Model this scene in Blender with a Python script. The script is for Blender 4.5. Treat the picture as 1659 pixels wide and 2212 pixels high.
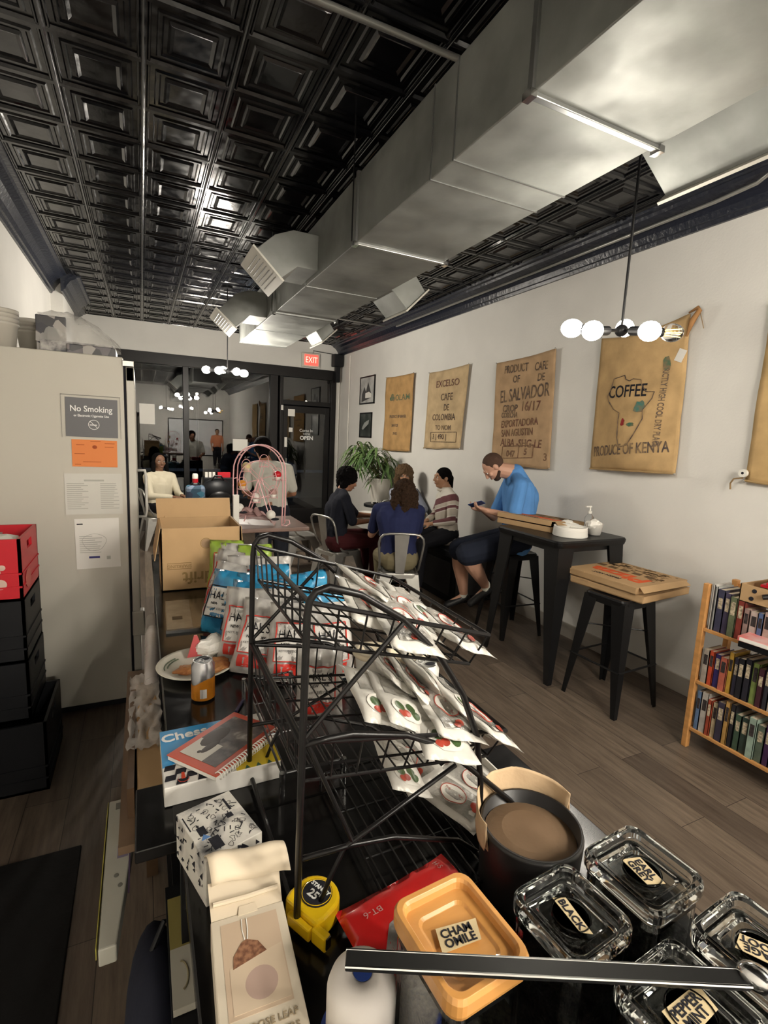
import bpy, bmesh, math, random
from math import sin, cos, pi, radians, sqrt, atan2
from mathutils import Vector, Matrix, noise as mnoise, Quaternion
random.seed(7)
for o in list(bpy.data.objects): bpy.data.objects.remove(o)
S = bpy.context.scene
COL = S.collection
V = Vector

# ------------------------------------------------------------------ camera, world, lights, exposure
cam_d = bpy.data.cameras.new('camera'); cam = bpy.data.objects.new('camera', cam_d); COL.objects.link(cam)
cam_d.sensor_fit = 'VERTICAL'; cam_d.sensor_height = 24.0
cam_d.lens = 1083.83 / 2212 * 24.0
cam_d.clip_start = 0.02; cam_d.clip_end = 200
YAW, PIT, ROL = 0.45245151, 0.14771112, -0.04592453
fw = V((sin(YAW) * cos(PIT), cos(YAW) * cos(PIT), -sin(PIT)))
rt = V((cos(YAW), -sin(YAW), 0.0)); dn = fw.cross(rt)
r2 = rt * cos(ROL) + dn * sin(ROL); d2 = dn * cos(ROL) - rt * sin(ROL)
cm = Matrix.Identity(4)
for i in range(3):
    cm[i][0] = r2[i]; cm[i][1] = -d2[i]; cm[i][2] = -fw[i]
cm.translation = V((0, 0, 1.72)); cam.matrix_world = cm
S.camera = cam
S.view_settings.view_transform = 'Standard'; S.view_settings.look = 'None'
S.view_settings.gamma = 1.0; S.view_settings.use_curve_mapping = False
S.view_settings.exposure = 1.12
BULB = 120.0
w = bpy.data.worlds.new('night'); S.world = w; w.use_nodes = True
w.node_tree.nodes['Background'].inputs[0].default_value = (0.02, 0.025, 0.035, 1)
w.node_tree.nodes['Background'].inputs[1].default_value = 0.25
S.cycles.use_denoising = True
S.cycles.max_bounces = 10; S.cycles.transmission_bounces = 10; S.cycles.transparent_max_bounces = 16
S.cycles.sample_clamp_indirect = 4.0
S.cycles.caustics_reflective = False; S.cycles.caustics_refractive = False

# ------------------------------------------------------------------ materials
MATS = {}
def mat(name, col=(.8, .8, .8), rough=.5, metal=0., emit=None, es=0., var=0., vscale=8., vcol=None, bump=0., bscale=30.,
        trans=0., ior=1.45, alpha=1., coat=0., spec=None, stretch=(1, 1, 1), detail=4., rvar=0.):
    if name in MATS: return MATS[name]
    m = bpy.data.materials.new(name); m.use_nodes = True; nt = m.node_tree
    b = nt.nodes['Principled BSDF']; b.inputs['Base Color'].default_value = (*col, 1)
    b.inputs['Roughness'].default_value = rough; b.inputs['Metallic'].default_value = metal
    b.inputs['IOR'].default_value = ior
    if trans: b.inputs['Transmission Weight'].default_value = trans
    if alpha < 1: b.inputs['Alpha'].default_value = alpha
    if coat: b.inputs['Coat Weight'].default_value = coat; b.inputs['Coat Roughness'].default_value = .05
    if spec is None and rough >= .65: spec = .22
    if spec is not None: b.inputs['Specular IOR Level'].default_value = spec
    if emit: b.inputs['Emission Color'].default_value = (*emit, 1); b.inputs['Emission Strength'].default_value = es
    if var or bump or rvar:
        tc = nt.nodes.new('ShaderNodeTexCoord'); mp = nt.nodes.new('ShaderNodeMapping')
        mp.inputs['Scale'].default_value = stretch
        nt.links.new(tc.outputs['Object'], mp.inputs['Vector'])
    if var:
        n = nt.nodes.new('ShaderNodeTexNoise'); n.inputs['Scale'].default_value = vscale; n.inputs['Detail'].default_value = detail
        nt.links.new(mp.outputs[0], n.inputs['Vector'])
        r = nt.nodes.new('ShaderNodeValToRGB'); r.color_ramp.elements[0].position = .35; r.color_ramp.elements[1].position = .65
        c2 = vcol if vcol else tuple(c * (1 - var) for c in col)
        r.color_ramp.elements[0].color = (*c2, 1); r.color_ramp.elements[1].color = (*col, 1)
        nt.links.new(n.outputs['Fac'], r.inputs['Fac']); nt.links.new(r.outputs['Color'], b.inputs['Base Color'])
    if rvar:
        n = nt.nodes.new('ShaderNodeTexNoise'); n.inputs['Scale'].default_value = vscale * 1.7; n.inputs['Detail'].default_value = 6
        nt.links.new(mp.outputs[0], n.inputs['Vector'])
        mr = nt.nodes.new('ShaderNodeMapRange'); mr.inputs['From Min'].default_value = .3; mr.inputs['From Max'].default_value = .7
        mr.inputs['To Min'].default_value = max(.02, rough - rvar); mr.inputs['To Max'].default_value = min(1, rough + rvar)
        nt.links.new(n.outputs['Fac'], mr.inputs['Value']); nt.links.new(mr.outputs[0], b.inputs['Roughness'])
    if bump:
        n = nt.nodes.new('ShaderNodeTexNoise'); n.inputs['Scale'].default_value = bscale; n.inputs['Detail'].default_value = 5
        nt.links.new(mp.outputs[0], n.inputs['Vector'])
        bp = nt.nodes.new('ShaderNodeBump'); bp.inputs['Strength'].default_value = bump; bp.inputs['Distance'].default_value = .01
        nt.links.new(n.outputs['Fac'], bp.inputs['Height']); nt.links.new(bp.outputs['Normal'], b.inputs['Normal'])
    MATS[name] = m; return m

def mat_wood_floor():
    m = bpy.data.materials.new('plank_floor'); m.use_nodes = True; nt = m.node_tree; b = nt.nodes['Principled BSDF']
    tc = nt.nodes.new('ShaderNodeTexCoord'); mp = nt.nodes.new('ShaderNodeMapping'); mp.inputs['Rotation'].default_value = (0, 0, pi / 2)
    nt.links.new(tc.outputs['Object'], mp.inputs['Vector'])
    br = nt.nodes.new('ShaderNodeTexBrick'); br.inputs['Scale'].default_value = 1.0
    br.inputs['Brick Width'].default_value = 1.25; br.inputs['Row Height'].default_value = .17
    br.inputs['Mortar Size'].default_value = .0015; br.inputs['Mortar'].default_value = (.02, .017, .014, 1)
    br.inputs['Color1'].default_value = (.145, .116, .088, 1); br.inputs['Color2'].default_value = (.082, .064, .050, 1); br.inputs['Bias'].default_value = 0
    br.offset = .37
    nt.links.new(mp.outputs[0], br.inputs['Vector'])
    m2 = nt.nodes.new('ShaderNodeMapping'); m2.inputs['Scale'].default_value = (14, 1.2, 1); nt.links.new(tc.outputs['Object'], m2.inputs['Vector'])
    n = nt.nodes.new('ShaderNodeTexNoise'); n.inputs['Scale'].default_value = 2.2; n.inputs['Detail'].default_value = 8; n.inputs['Roughness'].default_value = .7
    nt.links.new(m2.outputs[0], n.inputs['Vector'])
    r = nt.nodes.new('ShaderNodeValToRGB'); r.color_ramp.elements[0].position = .3; r.color_ramp.elements[1].position = .72
    r.color_ramp.elements[0].color = (.55, .5, .47, 1); r.color_ramp.elements[1].color = (1.45, 1.4, 1.35, 1)
    nt.links.new(n.outputs['Fac'], r.inputs['Fac'])
    mx = nt.nodes.new('ShaderNodeMix'); mx.data_type = 'RGBA'; mx.blend_type = 'MULTIPLY'; mx.inputs[0].default_value = 1
    nt.links.new(br.outputs['Color'], mx.inputs[6]); nt.links.new(r.outputs['Color'], mx.inputs[7])
    nt.links.new(mx.outputs[2], b.inputs['Base Color']); b.inputs['Roughness'].default_value = .42
    return m

def mat_pattern(name, cols, scale=20., rough=.5, kind='voronoi', coat=0.):
    """printed artwork: several flat ink colours in patches"""
    if name in MATS: return MATS[name]
    m = bpy.data.materials.new(name); m.use_nodes = True; nt = m.node_tree; b = nt.nodes['Principled BSDF']
    tc = nt.nodes.new('ShaderNodeTexCoord')
    if kind == 'voronoi':
        n = nt.nodes.new('ShaderNodeTexVoronoi'); n.inputs['Scale'].default_value = scale
        out = nt.nodes.new('ShaderNodeSeparateColor'); nt.links.new(n.outputs['Color'], out.inputs[0]); fac = out.outputs[0]
    else:
        n = nt.nodes.new('ShaderNodeTexNoise'); n.inputs['Scale'].default_value = scale; n.inputs['Detail'].default_value = 6; fac = n.outputs['Fac']
    nt.links.new(tc.outputs['Object'], n.inputs['Vector'])
    r = nt.nodes.new('ShaderNodeValToRGB'); r.color_ramp.interpolation = 'CONSTANT' if kind == 'voronoi' else 'LINEAR'
    els = r.color_ramp.elements
    while len(els) < len(cols): els.new(.5)
    for i, c in enumerate(cols):
        els[i].position = i / len(cols) if kind == 'voronoi' else .3 + .4 * i / max(1, len(cols) - 1); els[i].color = (*c, 1)
    nt.links.new(fac, r.inputs['Fac']); nt.links.new(r.outputs['Color'], b.inputs['Base Color'])
    b.inputs['Roughness'].default_value = rough
    if coat: b.inputs['Coat Weight'].default_value = coat
    MATS[name] = m; return m

def mat_burlap(name, col):
    m = bpy.data.materials.new(name); m.use_nodes = True; nt = m.node_tree; b = nt.nodes['Principled BSDF']
    tc = nt.nodes.new('ShaderNodeTexCoord')
    n = nt.nodes.new('ShaderNodeTexNoise'); n.inputs['Scale'].default_value = 7; n.inputs['Detail'].default_value = 6
    nt.links.new(tc.outputs['Object'], n.inputs['Vector'])
    r = nt.nodes.new('ShaderNodeValToRGB'); r.color_ramp.elements[0].position = .3; r.color_ramp.elements[1].position = .7
    r.color_ramp.elements[0].color = (*[c * .78 for c in col], 1); r.color_ramp.elements[1].color = (*[c * 1.1 for c in col], 1)
    nt.links.new(n.outputs['Fac'], r.inputs['Fac']); nt.links.new(r.outputs['Color'], b.inputs['Base Color'])
    b.inputs['Roughness'].default_value = .95; b.inputs['Specular IOR Level'].default_value = .1
    ck = nt.nodes.new('ShaderNodeTexChecker'); ck.inputs['Scale'].default_value = 260
    nt.links.new(tc.outputs['Object'], ck.inputs['Vector'])
    bp = nt.nodes.new('ShaderNodeBump'); bp.inputs['Strength'].default_value = .35; bp.inputs['Distance'].default_value = .002
    nt.links.new(ck.outputs['Fac'], bp.inputs['Height']); nt.links.new(bp.outputs['Normal'], b.inputs['Normal'])
    return m

M_wall = mat('wall_paint', (.70, .685, .645), .75, var=.06, vscale=2.5, bump=.12, bscale=60)
M_tin = mat('black_tin', (.004, .0042, .0055), .19, spec=.55, bump=.22, bscale=6, rvar=.08)
M_crown = mat('crown_paint', (.012, .015, .026), .28, bump=.5, bscale=28)
M_duct = mat('galvanised', (.34, .35, .33), .58, metal=.6, var=.42, vscale=2.6, bump=.2, bscale=7, rvar=.14, detail=9)
M_ductdk = mat('galvanised_seam', (.42, .43, .42), .3, metal=.9)
M_black = mat('black_metal', (.006, .006, .0065), .36, spec=.35)
M_blackgl = mat('black_counter', (.006, .0057, .0057), .17, spec=.42, rvar=.05)
M_wire = mat('black_wire', (.006, .0055, .0055), .3, spec=.3)
M_wirecool = mat('dark_chrome_wire', (.10, .10, .10), .25, metal=.8)
M_chrome = mat('chrome', (.62, .62, .62), .12, metal=1.)
M_steel = mat('brushed_steel', (.42, .41, .38), .38, metal=.75, var=.2, vscale=5)
M_white = mat('white_plastic', (.72, .70, .64), .45)
M_fridge = mat('fridge_enamel', (.50, .475, .41), .42, bump=.10, bscale=2.2)
M_paper = mat('paper', (.75, .73, .68), .8)
M_cream = mat('cream_card', (.62, .53, .40), .7)
M_kraft = mat('kraft_card', (.46, .30, .155), .75, var=.1, vscale=6, bump=.1, bscale=40)
M_kraftd = mat('kraft_print', (.30, .18, .09), .8)
M_ink = mat('black_ink', (.015, .015, .02), .8)
M_inkg = mat('grey_ink', (.14, .125, .12), .85)
M_glass = mat('window_glass', (.8, .82, .82), .0, trans=1., ior=1.65)
M_jar = mat('jar_glass', (.95, .98, .96), .05, trans=1., ior=1.47)
M_clear = mat('clear_plastic', (.9, .9, .9), .12, trans=.9, ior=1.3, bump=.4, bscale=25)
M_red = mat('red_plastic', (.45, .008, .018), .4)
M_dark = mat('dark_plastic', (.006, .0065, .008), .45, spec=.3)
M_wood = mat('pine_wood', (.55, .27, .09), .45, var=.25, vscale=5, stretch=(6, 1, 6))
M_bulb = mat('lit_bulb', (1, .9, .7), .4, emit=(1., .86, .66), es=BULB)
M_bulbhot = M_bulb
M_clearb = mat('bulb_glass', (1, 1, 1), .0, trans=1., ior=1.45)

# ------------------------------------------------------------------ mesh builder
def rotm(d, up=V((0, 0, 1))):
    z = V(d).normalized(); x = V(up).cross(z)
    if x.length < 1e-4: x = V((1, 0, 0)).cross(z)
    if x.length < 1e-4: x = V((0, 1, 0))
    x.normalize(); y = z.cross(x)
    return Matrix((x, y, z)).transposed()

class B:
    def __init__(s): s.bm = bmesh.new()
    def quad(s, *p):
        s.bm.faces.new([s.bm.verts.new(V(q)) for q in p]); return s
    def box(s, a, b, R=None, c=None):
        """axis-aligned from corner a to corner b, optional rotation matrix R about c"""
        a, b = V(a), V(b); vs = []
        for k in range(8):
            p = V((b.x if k & 1 else a.x, b.y if k & 2 else a.y, b.z if k & 4 else a.z))
            if R is not None: cc = V(c) if c is not None else (a + b) / 2; p = R @ (p - cc) + cc
            vs.append(s.bm.verts.new(p))
        for f in ((0, 2, 3, 1), (4, 5, 7, 6), (0, 1, 5, 4), (2, 6, 7, 3), (0, 4, 6, 2), (1, 3, 7, 5)): s.bm.faces.new([vs[i] for i in f])
        return s
    def hexa(s, bot, top):
        vs = [s.bm.verts.new(V(p)) for p in list(bot) + list(top)]; n = len(bot)
        s.bm.faces.new(vs[:n][::-1]); s.bm.faces.new(vs[n:])
        for i in range(n): j = (i + 1) % n; s.bm.faces.new((vs[i], vs[j], vs[n + j], vs[n + i]))
        return s
    def rings(s, rs, cap=True, closed=False):
        vr = [[s.bm.verts.new(V(p)) for p in r] for r in rs]; n = len(vr[0])
        for a, b in zip(vr, vr[1:] + ([vr[0]] if closed else [])):
            for i in range(n): j = (i + 1) % n; s.bm.faces.new((a[i], a[j], b[j], b[i]))
        if cap and not closed: s.bm.faces.new(vr[0][::-1]); s.bm.faces.new(vr[-1])
        return s
    def cyl(s, p0, p1, r0, r1=None, n=12, cap=True):
        r1 = r0 if r1 is None else r1; p0, p1 = V(p0), V(p1); R = rotm(p1 - p0)
        f = lambda p, r: [p + R @ V((r * cos(2 * pi * i / n), r * sin(2 * pi * i / n), 0)) for i in range(n)]
        return s.rings([f(p0, r0), f(p1, r1)], cap)
    def tube(s, pts, r, n=8, closed=False):
        pts = [V(p) for p in pts]; rs = []; prev = None; N = len(pts)
        for i, p in enumerate(pts):
            if closed: t = (pts[(i + 1) % N] - pts[i - 1])
            else: t = pts[min(i + 1, N - 1)] - pts[max(i - 1, 0)]
            t.normalize()
            if prev is None: R = rotm(t)
            else:
                q = prev.rotation_difference(t); R = q.to_matrix() @ Rp
            prev = t; Rp = R
            rr = r[i] if isinstance(r, (list, tuple)) else r
            rs.append([p + R @ V((rr * cos(2 * pi * k / n), rr * sin(2 * pi * k / n), 0)) for k in range(n)])
        return s.rings(rs, not closed, closed)
    def lathe(s, prof, c=(0, 0, 0), n=24, axis=(0, 0, 1)):
        c = V(c); R = rotm(axis)
        vr = []
        for r, z in prof:
            vr.append([s.bm.verts.new(c + R @ V((max(r, 1e-5) * cos(2 * pi * i / n), max(r, 1e-5) * sin(2 * pi * i / n), z))) for i in range(n)])
        for a, b in zip(vr, vr[1:]):
            for i in range(n): j = (i + 1) % n; s.bm.faces.new((a[i], a[j], b[j], b[i]))
        if len(prof) > 2 and prof[0][0] > 1e-4: s.bm.faces.new(vr[0][::-1])
        if len(prof) > 2 and prof[-1][0] > 1e-4: s.bm.faces.new(vr[-1])
        return s
    def ell(s, c, r, R=None, nu=14, nv=10):
        c = V(c); r = (r, r, r) if isinstance(r, (int, float)) else r; R = R or Matrix.Identity(3)
        rs = []
        for j in range(1, nv):
            t = pi * j / nv
            rs.append([c + R @ V((r[0] * sin(t) * cos(2 * pi * i / nu), r[1] * sin(t) * sin(2 * pi * i / nu), -r[2] * cos(t))) for i in range(nu)])
        vr = [[s.bm.verts.new(p) for p in q] for q in rs]
        for a, b in zip(vr, vr[1:]):
            for i in range(nu): j = (i + 1) % nu; s.bm.faces.new((a[i], a[j], b[j], b[i]))
        lo = s.bm.verts.new(c + R @ V((0, 0, -r[2]))); hi = s.bm.verts.new(c + R @ V((0, 0, r[2])))
        for i in range(nu):
            j = (i + 1) % nu; s.bm.faces.new((lo, vr[0][j], vr[0][i])); s.bm.faces.new((hi, vr[-1][i], vr[-1][j]))
        return s
    def cap(s, p0, r0, p1, r1, n=12):
        """tapered capsule"""
        p0, p1 = V(p0), V(p1); d = p1 - p0; L = max(d.length, 1e-4); R = rotm(d); pr = []
        for k in range(1, 5): t = -pi / 2 + pi / 2 * k / 4; pr.append((r0 * cos(t), r0 * sin(t)))
        for k in range(0, 4): t = pi / 2 * k / 4; pr.append((r1 * cos(t), L + r1 * sin(t)))
        rs = [[p0 + R @ V((r * cos(2 * pi * i / n), r * sin(2 * pi * i / n), z)) for i in range(n)] for r, z in pr]
        return s.rings(rs, True)
    def grid(s, f, nu, nv, thick=0.):
        vs = [[s.bm.verts.new(V(f(i / nu, j / nv))) for j in range(nv + 1)] for i in range(nu + 1)]
        for i in range(nu):
            for j in range(nv): s.bm.faces.new((vs[i][j], vs[i + 1][j], vs[i + 1][j + 1], vs[i][j + 1]))
        return s
    def prism(s, poly, d):
        d = V(d); a = [V(p) for p in poly]; return s.hexa(a, [p + d for p in a])
    def build(s, name, m, parent=None, smooth=False, bevel=0., solid=0., sub=0, recalc=True, at=None):
        if recalc: bmesh.ops.recalc_face_normals(s.bm, faces=s.bm.faces)
        if at is not None: bmesh.ops.translate(s.bm, vec=-V(at), verts=s.bm.verts)
        me = bpy.data.meshes.new(name); s.bm.to_mesh(me); s.bm.free()
        ms = m if isinstance(m, (list, tuple)) else [m]
        for x in ms: me.materials.append(x)
        if smooth:
            for p in me.polygons: p.use_smooth = True
        o = bpy.data.objects.new(name, me); COL.objects.link(o)
        if at is not None: o.location = at
        if parent is not None:
            o.parent = parent
            if parent.type == 'EMPTY': o.matrix_parent_inverse = Matrix.Translation(-V(parent['_o']))
        if solid: md = o.modifiers.new('solid', 'SOLIDIFY'); md.thickness = solid; md.offset = 0
        if bevel: md = o.modifiers.new('bevel', 'BEVEL'); md.width = bevel; md.segments = 2; md.limit_method = 'ANGLE'; md.angle_limit = .6
        if sub: md = o.modifiers.new('sub', 'SUBSURF'); md.levels = sub; md.render_levels = sub
        return o

def tag(o, label=None, cat=None, group=None, kind=None):
    if label: o['label'] = label
    if cat: o['category'] = cat
    if group: o['group'] = group
    if kind: o['kind'] = kind
    return o
def struct(name, b, m, parent=None, **k):
    o = b.build(name, m, parent, **k)
    if parent is None: o['kind'] = 'structure'
    return o
def thing(name, label, cat, loc=(0, 0, 0), group=None):
    o = bpy.data.objects.new(name, None); COL.objects.link(o); o.location = loc; o['_o'] = list(loc); o.empty_display_size = .05
    return tag(o, label, cat, group)
def copy_tree(o, parent=None):
    c = o.copy(); COL.objects.link(c)
    if parent is not None: c.parent = parent; c.matrix_parent_inverse = o.matrix_parent_inverse.copy()
    for ch in [x for x in COL.objects if x.parent == o]: copy_tree(ch, c)
    return c
def place(o, loc, rz=0., rx=0., ry=0., label=None, group=None, scale=None, R=None):
    o.location = loc
    if R is not None: o.rotation_mode = 'QUATERNION'; o.rotation_quaternion = R.to_quaternion()
    else: o.rotation_euler = (rx, ry, rz)
    if scale: o.scale = scale if isinstance(scale, tuple) else (scale,) * 3
    if label: o['label'] = label
    if group: o['group'] = group
    return o

def text_mesh(s, size, extrude=.0006, align='CENTER', space=1., bold=0., sx=1.):
    c = bpy.data.curves.new('t', 'FONT'); c.body = s; c.size = size; c.extrude = extrude; c.align_x = align; c.align_y = 'CENTER'
    c.space_character = space; c.offset = bold; c.resolution_u = 3
    o = bpy.data.objects.new('t', c); COL.objects.link(o)
    me = bpy.data.meshes.new_from_object(o.evaluated_get(bpy.context.evaluated_depsgraph_get()))
    bpy.data.objects.remove(o)
    if sx != 1.:
        for v in me.vertices: v.co.x *= sx
    return me
def text(s, size, m, parent, pos, xdir, ydir, name='lettering', fn=None, **k):
    """flat lettering: centre pos, reading direction xdir, up direction ydir; fn maps each point onto a bulging surface"""
    me = text_mesh(s, size, **k); X = V(xdir).normalized(); Y = V(ydir).normalized(); Z = X.cross(Y); P = V(pos)
    for v in me.vertices:
        c = v.co.copy(); q = P + X * c.x + Y * c.y + Z * c.z
        v.co = fn(q) if fn else q
    me.materials.clear(); me.materials.append(m)
    o = bpy.data.objects.new(name, me); COL.objects.link(o)
    if parent is not None:
        o.parent = parent
        if parent.type == 'EMPTY': o.matrix_parent_inverse = Matrix.Translation(-V(parent['_o']))
    return o
ORD = ['first', 'second', 'third', 'fourth', 'fifth', 'sixth', 'seventh', 'eighth', 'ninth', 'tenth', 'eleventh', 'twelfth',
       'thirteenth', 'fourteenth', 'fifteenth', 'sixteenth', 'seventeenth', 'eighteenth', 'nineteenth', 'twentieth', 'twenty-first', 'twenty-second']

# ================================================================== ROOM SHELL
XL, XR, YB, YF, ZC = -.92, 3.45, -4.2, 9.3, 3.4
struct('floor', B().box((XL - .1, YB - .1, -.1), (XR + .1, YF + .1, 0)), mat_wood_floor())
struct('wall_right', B().box((XR, YB, 0), (XR + .1, YF, ZC + .1)), M_wall)
b = B().box((XL - .1, YB, 0), (XL, YF, ZC + .1)); b.box((XL, 7.25, 0), (XL + .13, 8.3, ZC))
struct('wall_left', b, M_wall)
struct('wall_back', B().box((XL, YB - .1, 0), (XR, YB, ZC + .1)), M_wall)
b = B().box((XL, YF, 2.92), (XR, YF + .12, ZC + .1)); b.box((XL, YF, 0), (-.45, YF + .12, 2.92)); b.box((3.38, YF, 0), (XR, YF + .12, 2.92))
struct('wall_far', b, M_wall)
struct('baseboard_right', B().box((XR - .015, YB, 0), (XR, YF, .13)), mat('baseboard_grey', (.33, .30, .26), .6), bevel=.004)
# pressed tin ceiling
b = B(); s = .39; nx0 = -3; prof = [(0, -.014), (.012, -.014), (.02, 0), (.05, 0), (.058, -.007), (.07, -.007), (.078, 0), (.095, .0), (.105, -.012), (.12, -.006)]
yy = -2.6
while yy < YF - .01:
    for k in range(12):
        x0 = .05 + s * (k - 3) + (-.0); x1 = x0 + s
        x0c, x1c = max(x0, XL), min(x1, XR); y0, y1 = yy, min(yy + s, YF)
        if x1c - x0c < .05 or y1 - y0 < .05: continue
        sc = min(1, (x1c - x0c) / s * .99, (y1 - y0) / s * .99)
        loops = [[b.bm.verts.new((xa, ya, ZC + z)) for xa, ya in ((x0c + i * sc, y0 + i * sc), (x1c - i * sc, y0 + i * sc), (x1c - i * sc, y1 - i * sc), (x0c + i * sc, y1 - i * sc))] for i, z in prof]
        for A, C in zip(loops, loops[1:]):
            for i in range(4): j = (i + 1) % 4; b.bm.faces.new((A[i], C[i], C[j], A[j]))
        b.bm.faces.new(loops[-1][::-1])
    yy += s
b.box((XL, YB, ZC + .012), (XR, YF, ZC + .08))
for k in range(12):   # raised ribs running into the room
    x = .05 + s * (k - 3)
    if XL + .05 < x < XR - .05:
        b.cyl((x, YB, ZC - .010), (x, YF, ZC - .010), .009, n=8); b.cyl((x - .022, YB, ZC - .006), (x - .022, YF, ZC - .006), .006, n=6); b.cyl((x + .022, YB, ZC - .006), (x + .022, YF, ZC - .006), .006, n=6)
struct('ceiling', b, M_tin, recalc=False)
# crown mouldings
def crown(x, sx, y0, y1, name):
    p = [(0, 3.2), (.02, 3.2), (.03, 3.225), (.045, 3.23), (.06, 3.27), (.10, 3.325), (.15, 3.35), (.16, 3.37), (.19, 3.375), (.20, 3.4), (0, 3.4)]
    struct(name, B().prism([(x + sx * u, y0, z) for u, z in p], (0, y1 - y0, 0)), M_crown)
crown(XR, -1, YB, YF, 'trim_1'); crown(XL, 1, YB, 7.25, 'trim_2'); crown(XL + .13, 1, 7.05, 8.45, 'trim_3'); crown(XL, 1, 8.3, YF, 'trim_4')
# storefront
FR = mat('storefront_frame', (.010, .009, .009), .4, spec=.3)
b = B().box((-.45, YF - .02, 2.74), (3.38, YF + .1, 2.92)).box((-.45, YF - .0, 0), (3.38, YF + .1, .28))
for x0, x1 in ((-.45, -.38), (.65, .74), (2.12, 2.26), (2.30, 2.36), (3.28, 3.38)): b.box((x0, YF - .02, .28), (x1, YF + .1, 2.74))
b.box((2.36, YF, 2.24), (3.28, YF + .08, 2.32))
struct('trim_5', b, FR, bevel=.004)
for i, (x0, x1, z0, z1) in enumerate(((-.38, .65, .28, 2.74), (.74, 2.12, .28, 2.74), (2.36, 3.28, 2.32, 2.74))):
    struct('window_%d' % (i + 1), B().box((x0, YF + .04, z0), (x1, YF + .048, z1)), M_glass)
d = struct('door_1', B().box((2.37, YF + .02, .02), (2.45, YF + .07, 2.22)).box((3.18, YF + .02, .02), (3.27, YF + .07, 2.22)).box((2.45, YF + .02, 2.1), (3.18, YF + .07, 2.22)).box((2.45, YF + .02, .02), (3.18, YF + .07, .25)), FR, bevel=.003)
B().box((2.45, YF + .04, .25), (3.18, YF + .048, 2.1)).build('glass_pane', M_glass, d)
B().tube([(2.42, YF + .02, 1.25), (2.42, YF - .05, 1.25), (2.42, YF - .05, .95), (2.42, YF + .02, .95)], .01).build('door_handle', M_steel, d)
# street outside
struct('trim_6', B().box((-12, YF + .12, -.15), (16, YF + 4, -.02)), mat('pavement', (.06, .06, .06), .8, var=.3))
struct('trim_7', B().box((-14, YF + 4, -.25), (18, YF + 14, -.12)), mat('asphalt', (.02, .02, .022), .6))
struct('trim_8', B().box((-14, YF + 14, 0), (18, YF + 15, 7)), mat('brick_across', (.03, .022, .02), .9, var=.5, vscale=2))
for i, (x, y, z, r) in enumerate(((3.2, YF + 6.5, .62, .05), (3.75, YF + 6.5, .62, .05))):
    pass
car = thing('parked_car', 'dark blue car parked across the street, seen through the door glass with its lights on', 'car', (3.6, YF + 6.5, -.12))
mcar = mat('car_paint', (.03, .06, .12), .25, metal=.4)
prf = [(-.9, .1), (.9, .1), (.95, .5), (.9, .8), (.65, .9), (.55, 1.35), (-.55, 1.35), (-.65, .9), (-.9, .8), (-.95, .5)]
B().prism([(3.6 + x, YF + 6.6, z - .05) for x, z in prf], (0, 4, 0)).build('car_body', mcar, car, bevel=.06)
B().prism([(3.6 + x * .85, YF + 6.585, z - .05) for x, z in prf[5:7] + [(-.62, .95), (.62, .95)]], (0, .02, 0)).build('windshield', mat('car_glass', (.02, .03, .04), .1), car)
for sx in (-.65, .65): B().ell((3.6 + sx, YF + 6.58, .58), (.11, .05, .08)).build('headlight', mat('headlight', (1, 1, 1), .3, emit=(.8, .9, 1), es=4.), car)
for sx in (-.8, .8):
    for yy in (7.4, 9.8): B().cyl((3.6 + sx - .1, YF + yy, .18), (3.6 + sx + .1, YF + yy, .18), .32, n=20).build('wheel', M_dark, car)
for i, (x, z, e) in enumerate(((-1.2, 3.3, 3), (1.9, 2.9, 5), (6.1, 2.9, 3))):
    t = thing('street_lamp', 'small street lamp glowing across the road, %s' % ('left of the window post', 'beyond the middle window', 'beyond the door')[i], 'lamp', (x, YF + 11, -.2))
    B().cyl((x, YF + 11, -.12), (x, YF + 11, z), .04).build('lamp_post', M_black, t); B().ell((x, YF + 11, z + .1), .05).build('lamp_head', mat('lamp_glow', (1, 1, 1), .5, emit=(1, .85, .6), es=5), t)

# duct work
DX0, DX1, DZ0, DZ1 = 1.09, 1.65, 2.77, 3.12
t = thing('air_duct', 'long rectangular galvanised sheet-metal duct hanging below the black ceiling', 'duct', (1.37, 3, DZ0))
seam = [YB + .3, -.4, 1.35, 2.74, 4.62, 6.4]
for y0, y1 in zip(seam, seam[1:]):
    taper = .03 if y0 > 4.5 else 0
    B().box((DX0, y0 + .002, DZ0), (DX1, y1 - .002, DZ1)).build('duct_section', M_duct, t, bevel=.004)
for y in seam[1:-1]:
    B().box((DX0 - .012, y - .012, DZ0 - .014), (DX1 + .012, y + .012, DZ1 + .01)).build('flange', M_ductdk, t, bevel=.003)
    for x in (DX0 - .01, DX1 + .01): B().box((x - .012, y - .02, DZ0 - .022), (x + .012, y + .02, DZ0)).build('bolt_bracket', M_chrome, t)
for y in (1.78, 1.95, 3.7, 5.5): B().box((DX0 - .003, y - .004, DZ0 - .004), (DX1 + .003, y + .004, DZ1)).build('seam', M_ductdk, t)
B().box((DX0 - .006, 6.385, DZ0 - .008), (DX1 + .006, 6.41, DZ1 + .006)).build('end_frame', M_ductdk, t)
for y in (2.74, 4.62):
    for x in (DX0 - .03, DX1 + .03): B().cyl((x, y, DZ0), (x, y, ZC), .004, n=6).build('hanger_rod', M_black, t)
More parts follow.
